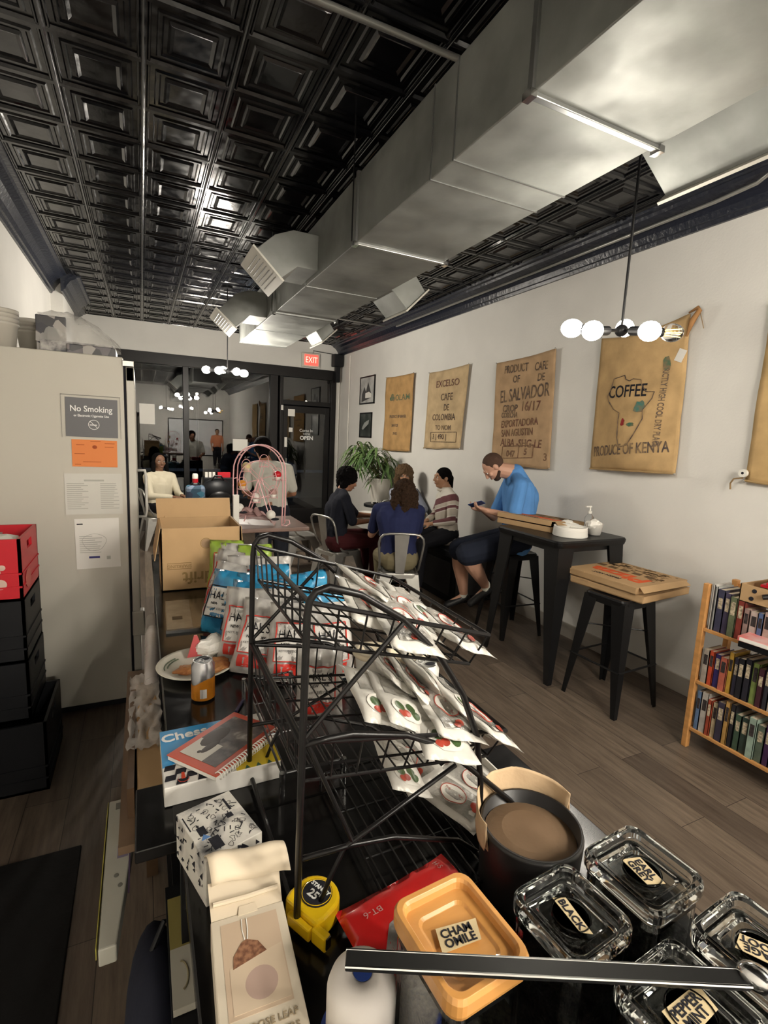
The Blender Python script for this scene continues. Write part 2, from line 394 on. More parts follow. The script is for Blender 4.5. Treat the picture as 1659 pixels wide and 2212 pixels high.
def branch(sx, y0, y1, poly, p0, p1, label, grille=True):
    """elbow from the duct side; poly = profile in (x,z); p0-p1 the outlet edge"""
    c = V(((p0[0] + p1[0]) / 2, y0, p0[1])); t = thing('duct_branch', label, 'duct', tuple(c), 'short branch outlets of the air duct')
    B().prism([(x, y0, z) for x, z in poly], (0, y1 - y0, 0)).build('elbow', M_duct, t, bevel=.003)
    a, q = V((p0[0], 0, p0[1])), V((p1[0], 0, p1[1])); d = (q - a).normalized(); n = V((d.z, 0, -d.x))
    cen = V((sum(x for x, z in poly) / len(poly), 0, sum(z for x, z in poly) / len(poly)))
    if n.dot((a + q) / 2 - cen) < 0: n = -n
    e = .025
    P = [a - d * e, q + d * e]
    hb = [(P[0].x, y0 - e, P[0].z), (P[1].x, y0 - e, P[1].z), (P[1].x, y1 + e, P[1].z), (P[0].x, y1 + e, P[0].z)]
    g = B().hexa(hb, [tuple(V(h) + n * .012) for h in hb]).build('register_plate', mat('register', (.55, .53, .47), .4, metal=.2), t)
    for k in range(7):
        u = (k + 1) / 8; m = a.lerp(q, u); hb = [(m + n * .012 + V((0, y, 0))) for y in (y0 + .03, y1 - .03)]
        B().cyl(hb[0], hb[1], .004, n=6).build('louvre', mat('register_dk', (.25, .24, .21), .5), g)
    return t
branch(-1, 3.42, 3.80, [(1.09, 3.02), (1.09, 2.80), (.95, 2.80), (.84, 2.71), (.68, 2.86), (.80, 2.97), (.92, 3.02)], (.84, 2.71), (.68, 2.86), 'left branch elbow nearest the camera, louvred outlet facing down over the counter')
branch(-1, 4.95, 5.35, [(1.09, 3.0), (1.09, 2.78), (.93, 2.78), (.80, 2.66), (.65, 2.79), (.80, 2.95), (.92, 3.0)], (.80, 2.66), (.65, 2.79), 'left branch elbow farther down the duct, above the window pendant')
branch(1, 3.55, 3.92, [(1.65, 3.0), (1.65, 2.82), (1.72, 2.80), (1.84, 2.69), (1.99, 2.84), (1.88, 2.97), (1.80, 3.0)], (1.84, 2.69), (1.99, 2.84), 'right branch elbow over the seated group, halfway down the duct')
branch(1, 5.25, 5.62, [(1.65, 3.0), (1.65, 2.80), (1.67, 2.78), (1.74, 2.69), (1.87, 2.81), (1.79, 2.92), (1.75, 3.0)], (1.74, 2.69), (1.87, 2.81), 'right branch elbow farthest from the camera, near the exit sign')
branch(1, 1.05, 1.52, [(1.65, 3.06), (1.65, 2.86), (1.78, 2.86), (1.95, 2.74), (2.14, 2.92), (1.98, 3.06)], (1.95, 2.74), (2.14, 2.92), 'large right branch elbow at the upper right edge of the photo')
branch(-1, .55, .95, [(1.09, 3.07), (1.09, 2.87), (1.05, 2.86), (.97, 2.79), (.84, 2.93), (.95, 3.07)], (.97, 2.79), (.84, 2.93), 'left branch outlet cut off by the top edge of the photo')
# conduits
M_cond = mat('painted_conduit', (.32, .32, .30), .35, metal=.5)
tag(B().tube([(-.6, 2.12, 3.36), (.4, 2.12, 3.36), (1.3, 2.10, 3.36)], .014).build('ceiling_conduit', M_cond, smooth=True), 'pale metal conduit crossing the black ceiling left of the duct', 'conduit')
tag(B().tube([(1.0, 1.72, 3.345), (2.8, 1.75, 3.345), (3.0, 1.78, 3.33), (3.22, 1.84, 3.3), (3.26, 1.95, 3.28), (3.27, 2.2, 3.27), (3.27, 6.6, 3.27)], .013).build('wall_conduit', M_cond, smooth=True), 'long pale conduit with a bend running along the crown above the coffee sacks', 'conduit')
tag(B().tube([(1.6, 6.9, 3.33), (3.25, 6.95, 3.33)], .011).build('cross_conduit', M_cond, smooth=True), 'short thin conduit crossing the ceiling beyond the duct towards the corner', 'conduit')
tag(B().tube([(3.42, 9.24, 3.2), (3.42, 9.24, 1.5), (3.42, 9.24, .2)], .012).build('corner_cable', M_white), 'white cable dropping down the far right corner beside the door', 'cable')
tag(B().tube([(3.435, 8.75, 3.15), (3.435, 8.75, .3)], .010).build('wall_raceway', M_white), 'white cable strip down the right wall left of the framed pictures', 'cable')
t = thing('corner_speaker', 'small black speaker box mounted in the far right corner beneath the ceiling', 'speaker', (3.35, 9.1, 3.0))
B().box((3.24, 9.05, 2.98), (3.42, 9.22, 3.2)).build('speaker_body', M_dark, t, bevel=.01); B().box((3.3, 9.1, 2.7), (3.38, 9.2, 2.98)).build('bracket', M_dark, t)
# exit sign
t = thing('exit_sign', 'red illuminated exit sign above the door', 'sign', (2.86, 9.26, 2.96))
B().box((2.68, 9.24, 2.94), (3.02, 9.3, 3.19)).build('sign_housing', mat('sign_white', (.6, .58, .5), .5), t, bevel=.005)
B().box((2.73, 9.232, 2.97), (2.99, 9.24, 3.16)).build('sign_face', mat('exit_red', (.9, .05, .04), .5, emit=(1, .10, .07), es=.7), t)
text('EXIT', .15, mat('exit_letters', (.9, .9, .85), .5, emit=(1, .35, .25), es=.9), t, (2.86, 9.228, 3.062), (1, 0, 0), (0, 0, 1), sx=.75)
tag(B().tube([(2.9, 9.27, 3.19), (2.9, 9.27, 3.24), (3.3, 9.27, 3.22)], .006).build('sign_cable', M_dark), 'thin dark cable from the exit sign to the corner speaker', 'cable')

# ------------------------------------------------------------------ pendants
def bulb_at(c, d, t, lit=True, pw=1.):
    d = V(d).normalized(); c = V(c)
    B().cyl(c - d * .115, c - d * .045, .021, .021).build('socket', M_black, t, smooth=False)
    g = B().ell(c, (.043, .043, .052), rotm(d), 18, 12).build('bulb', mat('lit_bulb_%d' % int(pw * 100), (1, .9, .7), .4, emit=(1., .925, .81), es=BULB * pw) if lit else M_clearb, t, smooth=True)
    if not lit:
        f = B()
        for k in range(4): a = k * pi / 2; R = rotm(d); p = c - d * .03 + R @ V((.008 * cos(a), .008 * sin(a), 0)); f.cyl(p, c + d * .03 + R @ V((.012 * cos(a), .012 * sin(a), 0)), .0012, n=5)
        f.build('filament', mat('filament', (1, .7, .2), .5, emit=(1, .6, .1), es=6), g)
def pendant(hub, bulbs, label, rz=0., pw=1.):
    t = thing('pendant_lamp', label, 'lamp', hub, 'multi-bulb pendant lamps'); h = V(hub)
    B().cyl(h, (h.x, h.y, ZC - .03), .006, n=8).build('rod', M_black, t); B().cyl((h.x, h.y, ZC - .04), (h.x, h.y, ZC - .005), .06, n=20).build('canopy', M_black, t)
    B().ell(h, (.03, .03, .028)).build('hub', M_black, t, smooth=True)
    R = Matrix.Rotation(rz, 3, 'Z')
    for (r, f, z, lit) in bulbs:
        o = R @ V((.9 * r + .437 * f, -.437 * r + .9 * f, z)); c = h + o
        B().cyl(h, h + o * ((o.length - .09) / o.length), .006, n=6).build('arm', M_black, t)
        bulb_at(c, o, t, lit, pw)
    return t
BL = [(-.20, .10, .022, 1), (-.185, -.13, -.035, 1), (.09, .17, .05, 1), (.05, -.17, -.035, 1), (.24, 0, 0, 0)]
pendant((2.06, 1.76, 2.27), BL, 'pendant lamp with five bare bulbs in front of the Kenya coffee sack', 0., .38)
BL2 = [(-.23, .05, .01, 1), (-.10, .17, .03, 1), (-.02, -.2, -.02, 1), (.15, .05, -.01, 1), (.14, -.16, -.02, 1)]
pendant((.95, 6.43, 2.42), [(r * 1.2, f * 1.2, z * 1.2, l) for r, f, z, l in BL2], 'pendant lamp with bare bulbs hanging in front of the dark window', 0., 1.9)
pendant((2.6, -1.9, 2.45), BL, 'unseen fill pendant added behind the camera on the customer side', .7, 2.7)  # unseen lamp added to brighten the right wall and foreground
pendant((.9, -2.9, 2.45), BL2, 'unseen fill pendant added behind the camera in front of the whiteboard', 1.2, 2.7)  # added out of view to lift the overall room light
pendant((1.45, -.75, 2.45), BL2, 'unseen fill pendant added behind the camera near the end of the counter', 1.9, 1.8)  # added fill light, placed so the counter still shades the staff aisle
# whiteboard behind the camera (mirrored by the window glass)
t = thing('whiteboard', 'large framed whiteboard on the back wall, seen only mirrored in the window', 'whiteboard', (2.1, YB + .03, 1.3))
B().box((1.04, YB + .01, .62), (3.15, YB + .03, 2.08)).build('board', mat('board_white', (.8, .82, .84), .3), t); B().box((1.0, YB + .005, .58), (3.19, YB + .02, 2.12)).build('board_frame', M_black, t)

# ================================================================== SACKS AND PICTURES ON THE RIGHT WALL
WX = XR - .012
def sack(label, c4, col, bulge, seed, words, seed_text=M_inkg, wav=.012):
    """c4: (y,z) of top-left, top-right, bottom-left, bottom-right as seen in the room"""
    TL, TR, BL_, BR = [V((0, p[0], p[1])) for p in c4]
    cy = sum(p[0] for p in c4) / 4; cz = sum(p[1] for p in c4) / 4
    t = thing('coffee_sack', label, 'sack', (WX, cy, cz), 'coffee sacks hung along the wall')
    w0 = (TL.y - TR.y + BL_.y - BR.y) / 2; h0 = (TL.z + TR.z - BL_.z - BR.z) / 2
    def off(y, z):
        u = (c4[0][0] - y) / w0; v = (c4[0][1] - z) / h0
        a = bulge * sin(pi * min(max(u, 0), 1)) * (.35 + .65 * min(max(v, 0), 1) ** 1.5) * max(0, 1 - max(0, v - .9) * 8)
        return .012 + a + wav * (mnoise.noise(V((u * 2.2, v * 2.6, seed))) + .5) + .004 * mnoise.noise(V((u * 9, v * 9, seed)))
    def f(u, v):
        p = TL.lerp(TR, u).lerp(BL_.lerp(BR, u), v); p = p.copy(); p.z -= .05 * sin(pi * u) * (1 - v) ** 2 * (1 if bulge > .03 else .25); p.z += .012 * mnoise.noise(V((u * 4, seed, 3))) * (v > .9)
        p.x = WX - off(p.y, p.z); return p
    b = B().grid(f, 26, 34)
    b.build('burlap', mat_burlap('burlap_%d' % seed, col), t, smooth=True, solid=.006)
    h = B().tube([f(u / 12, 1) + V((-.006, 0, .004)) for u in range(13)], .008, 6); h.build('hem', mat_burlap('hem_%d' % seed, [c * .75 for c in col]), t)
    fn = lambda q: V((WX - off(q.y, q.z) - .006 + (q.x - WX), q.y, q.z))
    for wd in words:
        s_, y, z, size, sx, m = wd[:6]; ang = wd[6] if len(wd) > 6 else 0
        xd = V((0, -cos(ang), sin(ang))); yd = V((0, sin(ang), cos(ang)))
        text(s_, size, m, t, (WX, y, z), xd, yd, 'stencil_lettering', fn=fn, sx=sx, bold=.0015)
    for p in (TL, TR, BL_, BR):
        q = V((WX - off(p.y, p.z) - .01, p.y, p.z)); B().ell(q, (.004, .008, .008), nu=8, nv=6).build('nail', M_steel, t)
    t_fn[label] = fn
    return t, fn
t_fn = {}
I_dk = mat('stencil_dark', (.055, .045, .05), .9, var=.5, vscale=22, vcol=(.24, .16, .09), detail=8); I_gy = mat('stencil_grey', (.11, .085, .075), .9, var=.5, vscale=22, vcol=(.24, .16, .09), detail=8); I_pu = mat('stencil_purple', (.13, .045, .055), .9, var=.5, vscale=22, vcol=(.24, .16, .09), detail=8)
I_gn = mat('stencil_green', (.04, .13, .08), .9, var=.5, vscale=22, vcol=(.24, .16, .09), detail=8); I_br = mat('stencil_brown', (.13, .05, .04), .9, var=.5, vscale=22, vcol=(.24, .16, .09), detail=8); I_tl = mat('stencil_teal', (.05, .20, .17), .9, var=.5, vscale=22, vcol=(.24, .16, .09), detail=8)
sack('golden burlap coffee sack with green lettering beside the two framed pictures', [(7.16, 2.63), (6.28, 2.62), (7.18, 1.52), (6.3, 1.54)], (.46, .28, .12), .02, 11,
     [('\u2663OLAM', 6.68, 2.30, .12, 1.35, I_gn), ('PRODUCT OF BRASIL', 6.71, 2.03, .06, .95, I_gy), ('SANTOS', 6.78, 1.90, .06, 1.0, I_gy), ('59 KG', 6.75, 1.78, .055, 1.0, I_gy)])
t, fn = sack('pale burlap sack reading EXCELSO CAFE DE COLOMBIA', [(5.86, 2.58), (4.97, 2.60), (5.9, 1.60), (5.04, 1.63)], (.55, .41, .24), .022, 12,
     [('EXCELSO', 5.40, 2.41, .115, 1.1, I_pu), ('CAFE', 5.385, 2.244, .12, 1.0, I_dk), ('DE', 5.377, 2.116, .11, .9, I_dk), ('COLOMBIA', 5.436, 1.998, .11, .95, I_dk), ('TO NOM', 5.427, 1.87, .08, 1.1, I_gy), ('3 | 490 |', 5.5, 1.757, .085, 1.15, I_dk)])
def frame_line(t, fn, pts, r, m, name='printed_line', closed=True):
    P = [];  N = len(pts)
    for i in range(N if closed else N - 1):
        a, c = V((WX, *pts[i])), V((WX, *pts[(i + 1) % N])); n = max(1, int((c - a).length / .03))
        for k in range(n): P.append(fn(a.lerp(c, k / n)) + V((-.001, 0, 0)))
    if not closed: P.append(fn(V((WX, *pts[-1]))) + V((-.001, 0, 0)))
    B().tube(P, r, 5, closed).build(name, m, t)
frame_line(t, fn, [(5.71, 1.81), (5.12, 1.82), (5.12, 1.70), (5.71, 1.69)], .004, I_dk)
t, fn = sack('brown burlap sack reading PRODUCT OF EL SALVADOR behind the man in blue', [(4.46, 2.55), (3.61, 2.59), (4.42, 1.48), (3.56, 1.50)], (.46, .31, .18), .022, 13,
     [('PRODUCT', 4.13, 2.46, .11, .68, I_dk), ('OF', 4.11, 2.355, .10, .8, I_dk), ('CAFE', 3.78, 2.45, .11, .68, I_dk), ('DE', 3.768, 2.347, .10, .75, I_dk),
      ('EL SALVADOR', 3.995, 2.205, .18, .62, I_dk, .06), ('CROP', 4.17, 2.066, .10, .9, I_dk), ('16/17', 3.87, 2.08, .13, .9, I_br), ('COSECHA', 4.17, 2.0, .075, .75, I_gy),
      ('EXPORTADORA', 4.02, 1.92, .10, .75, I_br, .06), ('SAN AGUSTIN', 4.04, 1.825, .10, .75, I_br, .06), ('ALBA -SHG-LE', 3.98, 1.72, .11, .88, I_br), ('047', 4.10, 1.61, .09, 1, I_br), ('5', 3.88, 1.64, .09, 1, I_br), ('3', 3.62, 1.60, .10, 1, I_br)])
frame_line(t, fn, [(4.24, 1.68), (3.78, 1.71), (3.78, 1.59), (4.24, 1.56)], .0035, I_br); frame_line(t, fn, [(3.98, 1.69), (3.98, 1.58)], .003, I_br, closed=False)
t, fn = sack('large bulging burlap sack printed COFFEE over an Africa outline, PRODUCE OF KENYA', [(3.10, 2.60), (2.36, 2.655), (3.08, 1.535), (2.32, 1.555)], (.52, .35, .17), .10, 14,
     [('COFFEE', 2.765, 2.15, .13, .78, M_ink), ('PRODUCE OF KENYA', 2.715, 1.71, .115, .60, I_dk, .10), ('STRICTLY HIGH COOL DRY PLACE', 2.475, 2.04, .062, .62, I_gy, -pi / 2)], wav=.02)
AF = [(2.899, 2.257), (2.797, 2.276), (2.78, 2.243), (2.747, 2.229), (2.718, 2.243), (2.65, 2.232), (2.639, 2.195), (2.596, 2.141), (2.532, 2.137), (2.542, 2.087), (2.596, 2.011), (2.587, 1.943), (2.623, 1.859), (2.637, 1.827), (2.681, 1.746), (2.755, 1.727), (2.784, 1.803), (2.799, 1.913), (2.803, 1.99), (2.866, 2.019), (2.929, 2.082), (2.949, 2.128), (2.917, 2.193)]
frame_line(t, fn, AF, .0035, I_dk, 'africa_outline')
def patch(t, fn, c, ry, rz, m, name, n=14, jit=.25):
    P = [];
    for k in range(n): a = 2 * pi * k / n; q = 1 + jit * (random.random() - .5) * 2; P.append((c[0] + ry * q * cos(a), c[1] + rz * q * sin(a)))
    b = B(); vs = [b.bm.verts.new(fn(V((WX, *p))) + V((-.002, 0, 0))) for p in P]; b.bm.faces.new(vs); b.build(name, m, t)
patch(t, fn, (2.625, 2.03), .05, .05, I_tl, 'printed_patch'); patch(t, fn, (2.752, 1.915), .018, .03, mat('stencil_red', (.28, .03, .03), .9), 'printed_patch')
patch(t, fn, (2.475, 2.335), .03, .05, I_gn, 'printed_leaf'); patch(t, fn, (2.68, 1.90), .03, .015, I_gn, 'printed_patch')
q = fn(V((WX, 2.387, 2.38))) + V((-.006, 0, 0)); B().box((q.x - .001, q.y - .03, q.z - .045), (q.x + .001, q.y + .03, q.z + .04), Matrix.Rotation(.4, 3, 'X')).build('paper_tag', M_paper, t)
qq = [fn(V((WX, y, z))) + V((-.01, 0, .0)) for y, z in ((2.36, 2.655), (2.30, 2.68), (2.29, 2.66), (2.33, 2.60), (2.36, 2.50))]
B().tube(qq, [.006, .012, .016, .02, .006], 6).build('folded_corner', mat_burlap('fold', (.36, .19, .08)), t, smooth=True)
B().tube([V((WX - .02, 2.30 - .01 * k, 2.66 - .03 * k)) for k in range(5)], .003, 5).build('loose_thread', mat_burlap('thr', (.36, .26, .15)), t)
t, fn = sack('burlap sack cut off by the right edge of the photo above the bookshelf', [(1.86, 2.62), (1.05, 2.62), (1.86, 1.55), (1.05, 1.52)], (.50, .34, .16), .02, 15, [])
q = V((WX - .06, 1.86, 1.60)); B().cyl(q, q + V((.02, 0, 0)), .025, n=18).build('metal_eyelet', M_white, t); B().cyl(q + V((-.002, 0, 0)), q, .008).build('eyelet_hole', M_ink, t)
B().tube([(WX - .03, 1.87, 1.57), (WX - .035, 1.92, 1.56), (WX - .03, 1.94, 1.53), (WX - .03, 1.935, 1.49)], .005, 6).build('loose_string', mat_burlap('thr2', (.30, .20, .10)), t)
# framed pictures
def picture(label, y0, y1, z0, z1, cols, seed):
    t = thing('framed_picture', label, 'picture', (XR, (y0 + y1) / 2, z0)); X = XR - .02; e = .022
    b = B().box((X, y0, z0), (XR, y0 + e, z1)).box((X, y1 - e, z0), (XR, y1, z1)).box((X, y0, z0), (XR, y1, z0 + e)).box((X, y0, z1 - e), (XR, y1, z1)); b.build('frame', M_black, t)
    B().box((X + .008, y0 + e, z0 + e), (XR, y1 - e, z1 - e)).build('photo_print', mat_pattern('photo%d' % seed, cols, 5, .3, 'noise'), t)
    return t, X + .006
t, X = picture('upper framed black-and-white photo of a gabled house near the far corner', 7.63, 8.24, 2.26, 2.72, [(.25, .25, .24), (.45, .45, .43), (.6, .6, .57)], 1)
B().prism([(X, 8.15, 2.3), (X, 8.15, 2.42), (X, 8.05, 2.55), (X, 7.98, 2.46), (X, 7.9, 2.62), (X, 7.8, 2.48), (X, 7.75, 2.4), (X, 7.75, 2.36)], (.001, 0, 0)).build('pictured_house', mat('house_grey', (.07, .07, .07), .5), t)
B().prism([(X - .001, 8.0, 2.36), (X - .001, 8.0, 2.44), (X - .001, 7.85, 2.46), (X - .001, 7.75, 2.42), (X - .001, 7.75, 2.36)], (.001, 0, 0)).build('pictured_porch', M_paper, t)
t, X = picture('lower framed dark photo above the potted plant', 7.70, 8.20, 1.70, 2.12, [(.01, .015, .012), (.03, .04, .035), (.12, .13, .12)], 2)
B().prism([(X, 8.1, 1.85), (X, 8.0, 1.95), (X, 7.8, 2.0), (X, 7.82, 1.93), (X, 8.05, 1.83)], (.001, 0, 0)).build('pictured_shape', mat('pic_grey', (.3, .32, .3), .5), t)

# window papers and stickers
def sheet(name, label, cat, x0, x1, z0, z1, y=YF + .035, m=M_paper, **k): return tag(B().box((x0, y - .002, z0), (x1, y, z1)).build(name, m, **k), label, cat)
sheet('paper_sheet', 'white paper taped to the window beside the fridge door', 'paper', -.02, .21, 1.76, 2.09)
sheet('paper_sheet', 'white paper taped to the middle window above the pink wheel stand', 'paper', 1.47, 1.73, 1.36, 1.57)
sheet('door_sticker', 'square white notice at the top left of the door', 'sticker', 2.46, 2.59, 2.03, 2.16, YF + .02)
sheet('door_sticker', 'small white square sticker on the left of the door at mid height', 'sticker', 2.48, 2.55, 1.74, 1.82, YF + .02)
sheet('door_sticker', 'tall narrow white sticker on the left of the door below the others', 'sticker', 2.40, 2.45, 1.46, 1.64, YF + .02)
sheet('door_sticker', 'tiny white sticker on the window post beside the door', 'sticker', 2.32, 2.36, 2.13, 2.22, YF - .02)
t = thing('open_lettering', 'white lettering reading Come In WE\'RE OPEN on the door glass', 'sign', (2.82, YF + .03, 1.7))
MW = mat('white_vinyl', (.8, .8, .78), .5)
text('Come In', .075, MW, t, (2.82, YF + .035, 1.775), (1, 0, 0), (0, 0, 1)); text("WE'RE", .05, MW, t, (2.83, YF + .035, 1.71), (1, 0, 0), (0, 0, 1)); text('OPEN', .10, MW, t, (2.83, YF + .035, 1.635), (1, 0, 0), (0, 0, 1), bold=.003)

# ================================================================== FURNITURE
def legL(b, ct, cb, sx, sy, wt, wb, t=.006):
    def sec(c, w): return [(c[0], c[1], c[2]), (c[0] - sx * w, c[1], c[2]), (c[0] - sx * w, c[1] - sy * t, c[2]), (c[0] - sx * t, c[1] - sy * t, c[2]), (c[0] - sx * t, c[1] - sy * w, c[2]), (c[0], c[1] - sy * w, c[2])]
    b.hexa(sec(cb, wb), sec(ct, wt)); return b
def rsq(h, r, z, n=5):
    P = []
    for cx, cy, a0 in ((h - r, h - r, 0), (-h + r, h - r, pi / 2), (-h + r, -h + r, pi), (h - r, -h + r, 3 * pi / 2)):
        for k in range(n + 1): a = a0 + pi / 2 * k / n; P.append((cx + r * cos(a), cy + r * sin(a), z))
    return P
def make_stool(label):
    t = thing('bar_stool', label, 'stool', (0, 0, 0), 'black metal bar stools')
    B().rings([rsq(.155, .04, .70), rsq(.158, .04, .745), rsq(.15, .04, .757), rsq(.14, .04, .757), rsq(.12, .035, .750)]).build('seat', M_black, t)
    for sx in (1, -1):
        for sy in (1, -1): legL(B(), (sx * .155, sy * .155, .735), (sx * .215, sy * .215, 0), sx, sy, .10, .03).build('leg', M_black, t)
    for z, h in ((.30, .190),):
        for a, c in (((-h, -h), (h, -h)), ((h, -h), (h, h)), ((h, h), (-h, h)), ((-h, h), (-h, -h))): B().cyl((*a, z), (*c, z), .007, n=8).build('foot_rail', M_black, t)
    B().cyl((-.17, -.17, .52), (.17, .17, .52), .005, n=6).cyl((-.17, .17, .52), (.17, -.17, .52), .005, n=6).build('cross_brace', M_black, t)
    return t
s1 = make_stool('black metal bar stool carrying two stacked pizza boxes'); place(s1, (2.875, 2.235, 0), .05)
place(copy_tree(s1), (3.03, 3.50, 0), -.06, label='black metal bar stool the man in the blue T-shirt sits on')
t = thing('bar_table', 'tall black metal bar table holding a pizza box and paper plates', 'table', (2.96, 2.895, 0))
b = B(); R0 = lambda h, r, z: [(2.965 + p[0], 2.905 + p[1], z) for p in rsq(h, r, z)]
b.rings([R0(.345, .05, 1.0), R0(.35, .05, 1.02), R0(.352, .05, 1.038), R0(.343, .045, 1.05), R0(.33, .045, 1.05)]).build('tabletop', M_black, t)
for sx in (1, -1):
    for sy in (1, -1): legL(B(), (2.965 + sx * .325, 2.905 + sy * .325, 1.01), (2.96 + sx * .365, 2.895 + sy * .375, 0), sx, sy, .15, .04).build('leg', M_black, t)
B().box((2.66, 2.60, .96), (3.27, 2.61, 1.01)).box((2.66, 3.20, .96), (3.27, 3.21, 1.01)).box((2.65, 2.60, .96), (2.66, 3.21, 1.01)).box((3.27, 2.60, .96), (3.28, 3.21, 1.01)).build('apron', M_black, t)
def make_chair(label):
    t = thing('metal_chair', label, 'chair', (0, 0, 0), 'grey metal cafe chairs')
    def rs(z, k=1): return [(p[0] * k, p[1] * k, z) for p in rsq(.185, .06, z)]
    B().rings([rs(.40, 1.0), rs(.44, 1.0), rs(.452, .97), rs(.452, .9), rs(.443, .82)]).build('seat', M_steel, t, smooth=False)
    for sx in (1, -1):
        for sy in (1, -1): legL(B(), (sx * .18, sy * .18, .44), (sx * .235, sy * .245, 0), sx, sy, .13, .028).build('leg', M_steel, t)
    P = [(-.185, .02, .43), (-.19, -.12, .50), (-.20, -.19, .62)]
    P += [(-.20 * cos(a) if a < pi else .2, -.19 - .06 * ((.62 + 0) and 1) * min(1, (sin(a))), .70 + .145 * sin(a)) for a in [pi * k / 14 for k in range(1, 14)]]
    P += [(.20, -.19, .62), (.19, -.12, .50), (.185, .02, .43)]
    # squarer hoop
    P = [(-.185, .0, .43), (-.188, -.10, .48), (-.195, -.17, .58), (-.205, -.20, .68), (-.21, -.22, .75), (-.20, -.235, .80), (-.17, -.24, .832), (-.12, -.242, .843), (0, -.245, .848), (.12, -.242, .843), (.17, -.24, .832), (.20, -.235, .80), (.21, -.22, .75), (.205, -.20, .68), (.195, -.17, .58), (.188, -.10, .48), (.185, 0, .43)]
    B().tube(P, .0115, 8).build('back_frame', M_steel, t, smooth=True)
    B().hexa([(-.04, -.175, .44), (.04, -.175, .44), (.04, -.182, .44), (-.04, -.182, .44)], [(-.07, -.238, .84), (.07, -.238, .84), (.07, -.246, .84), (-.07, -.246, .84)]).build('back_splat', M_steel, t)
    B().cyl((-.2, -.2, .22), (.2, .2, .22), .006, n=6).cyl((-.2, .2, .22), (.2, -.2, .22), .006, n=6).build('cross_brace', M_steel, t)
    return t
c1 = make_chair('grey metal chair seen from behind, under the person in a navy T-shirt'); place(c1, (2.24, 4.24, 0), -.38)
place(copy_tree(c1), (1.98, 5.22, 0), -1.25, label='grey metal chair under the dark-haired person leaning to the table')
place(copy_tree(c1), (1.80, 6.15, 0), -1.5, label='grey metal chair standing empty between the window and the leaning person')
place(copy_tree(c1), (.20, 7.85, 0), -1.35, label='chair under the woman in the cream top by the window')
place(copy_tree(c1), (3.1, 6.05, 0), 2.6, label='metal chair on the far side of the cafe table, mostly hidden')
t = thing('cafe_table', 'low dark cafe table the seated group gathers around', 'table', (2.72, 5.35, 0))
B().rings([[(2.72 + p[0] * .95, 5.35 + p[1] * 1.55, z) for p in rsq(.36, .04, z)] for z in (.715, .745)]).build('tabletop', mat('dark_wood', (.035, .025, .02), .3), t, bevel=.004)
B().cyl((2.72, 5.35, .02), (2.72, 5.35, .72), .035).build('pedestal', M_black, t); B().cyl((2.72, 5.35, 0), (2.72, 5.35, .025), .24, n=24).build('base', M_black, t)
t = thing('long_bench', 'black boxy bench along the right wall under the woman in the striped jumper', 'bench', (3.15, 4.9, 0))
B().box((2.88, 4.25, .50), (3.43, 5.6, .57)).build('bench_seat', M_dark, t, bevel=.008); B().box((2.92, 4.28, 0), (3.42, 5.58, .50)).build('bench_box', M_dark, t)
for y0, y1 in ((4.33, 4.9), (4.96, 5.5)): B().box((2.91, y0, .08), (2.92, y1, .44)).build('panel', mat('bench_panel', (.035, .035, .036), .5), t, bevel=.003)
B().box((2.96, 4.272, .08), (3.38, 4.28, .44)).build('end_panel', mat('bench_panel', (.035, .035, .036), .5), t)
# window-side small table with bags
t = thing('window_table', 'small dark table by the window in front of the woman in the cream top', 'table', (.85, 7.2, 0))
B().box((.48, 6.82, .70), (1.2, 7.45, .73)).build('tabletop', M_dark, t, bevel=.005); B().cyl((.87, 7.15, 0), (.87, 7.15, .7), .03).build('pedestal', M_black, t); B().cyl((.87, 7.15, 0), (.87, 7.15, .02), .22).build('base', M_black, t)
def can(label, c, r, h, body, band=None, n=22):
    t = thing('drink_can', label, 'can', c); x, y, z = c
    B().lathe([(r * .8, 0), (r, .008 * h / .12), (r, h * .88), (r * .82, h * .97), (r * .82, h), (r * .76, h), (r * .74, h * .975), (0, h * .975)], c, n).build('can_body', body, t, smooth=True)
    if band: B().lathe([(r * 1.012, h * band[0]), (r * 1.012, h * band[1])], c, n).build('printed_band', band[2], t, smooth=True)
    return t
can('red and white drink can standing on the patterned backpack by the window', (.62, 6.95, 1.0), .036, .14, M_white, (.15, .55, M_red))
t = thing('backpack', 'black backpack standing on the window table', 'bag', (.92, 7.1, .73))
B().ell((.92, 7.15, .86), (.24, .16, .20), nu=20, nv=14).build('bag_body', M_dark, t, smooth=True); B().ell((.94, 7.02, .80), (.15, .06, .11)).build('front_pocket', M_black, t, smooth=True); B().tube([(.84, 7.1, 1.04), (.88, 7.08, 1.10), (.96, 7.08, 1.10), (1.0, 7.1, 1.04)], .012).build('handle', M_black, t)
t = thing('patterned_bag', 'blue patterned bag standing at the left of the window table', 'bag', (.62, 6.95, .73))
B().box((.50, 6.85, .732), (.74, 7.02, .99)).build('bag_body', mat_pattern('blue_print', [(.01, .015, .03), (.02, .06, .10), (.04, .16, .24), (.02, .03, .06), (.15, .2, .28)], 14, .6), t, bevel=.04); B().tube([(.56, 6.93, .99), (.58, 6.93, 1.02), (.66, 6.93, 1.02), (.68, 6.93, .99)], .01).build('strap', M_dark, t)
for k in range(3): tag(B().cyl((.80 + .05 * k, 7.33, .73 + .33), (.80 + .05 * k, 7.33, .73 + .40), .02).build('small_cup', M_white), 'small white cup left of the red box by the window, %s' % ('nearest the can', 'middle one', 'nearest the red box')[k], 'cup', 'small white cups by the window')
tag(B().box((.95, 7.31, 1.06), (1.12, 7.37, 1.13)).build('red_box', M_red), 'small flat red box behind the black backpack by the window', 'box')
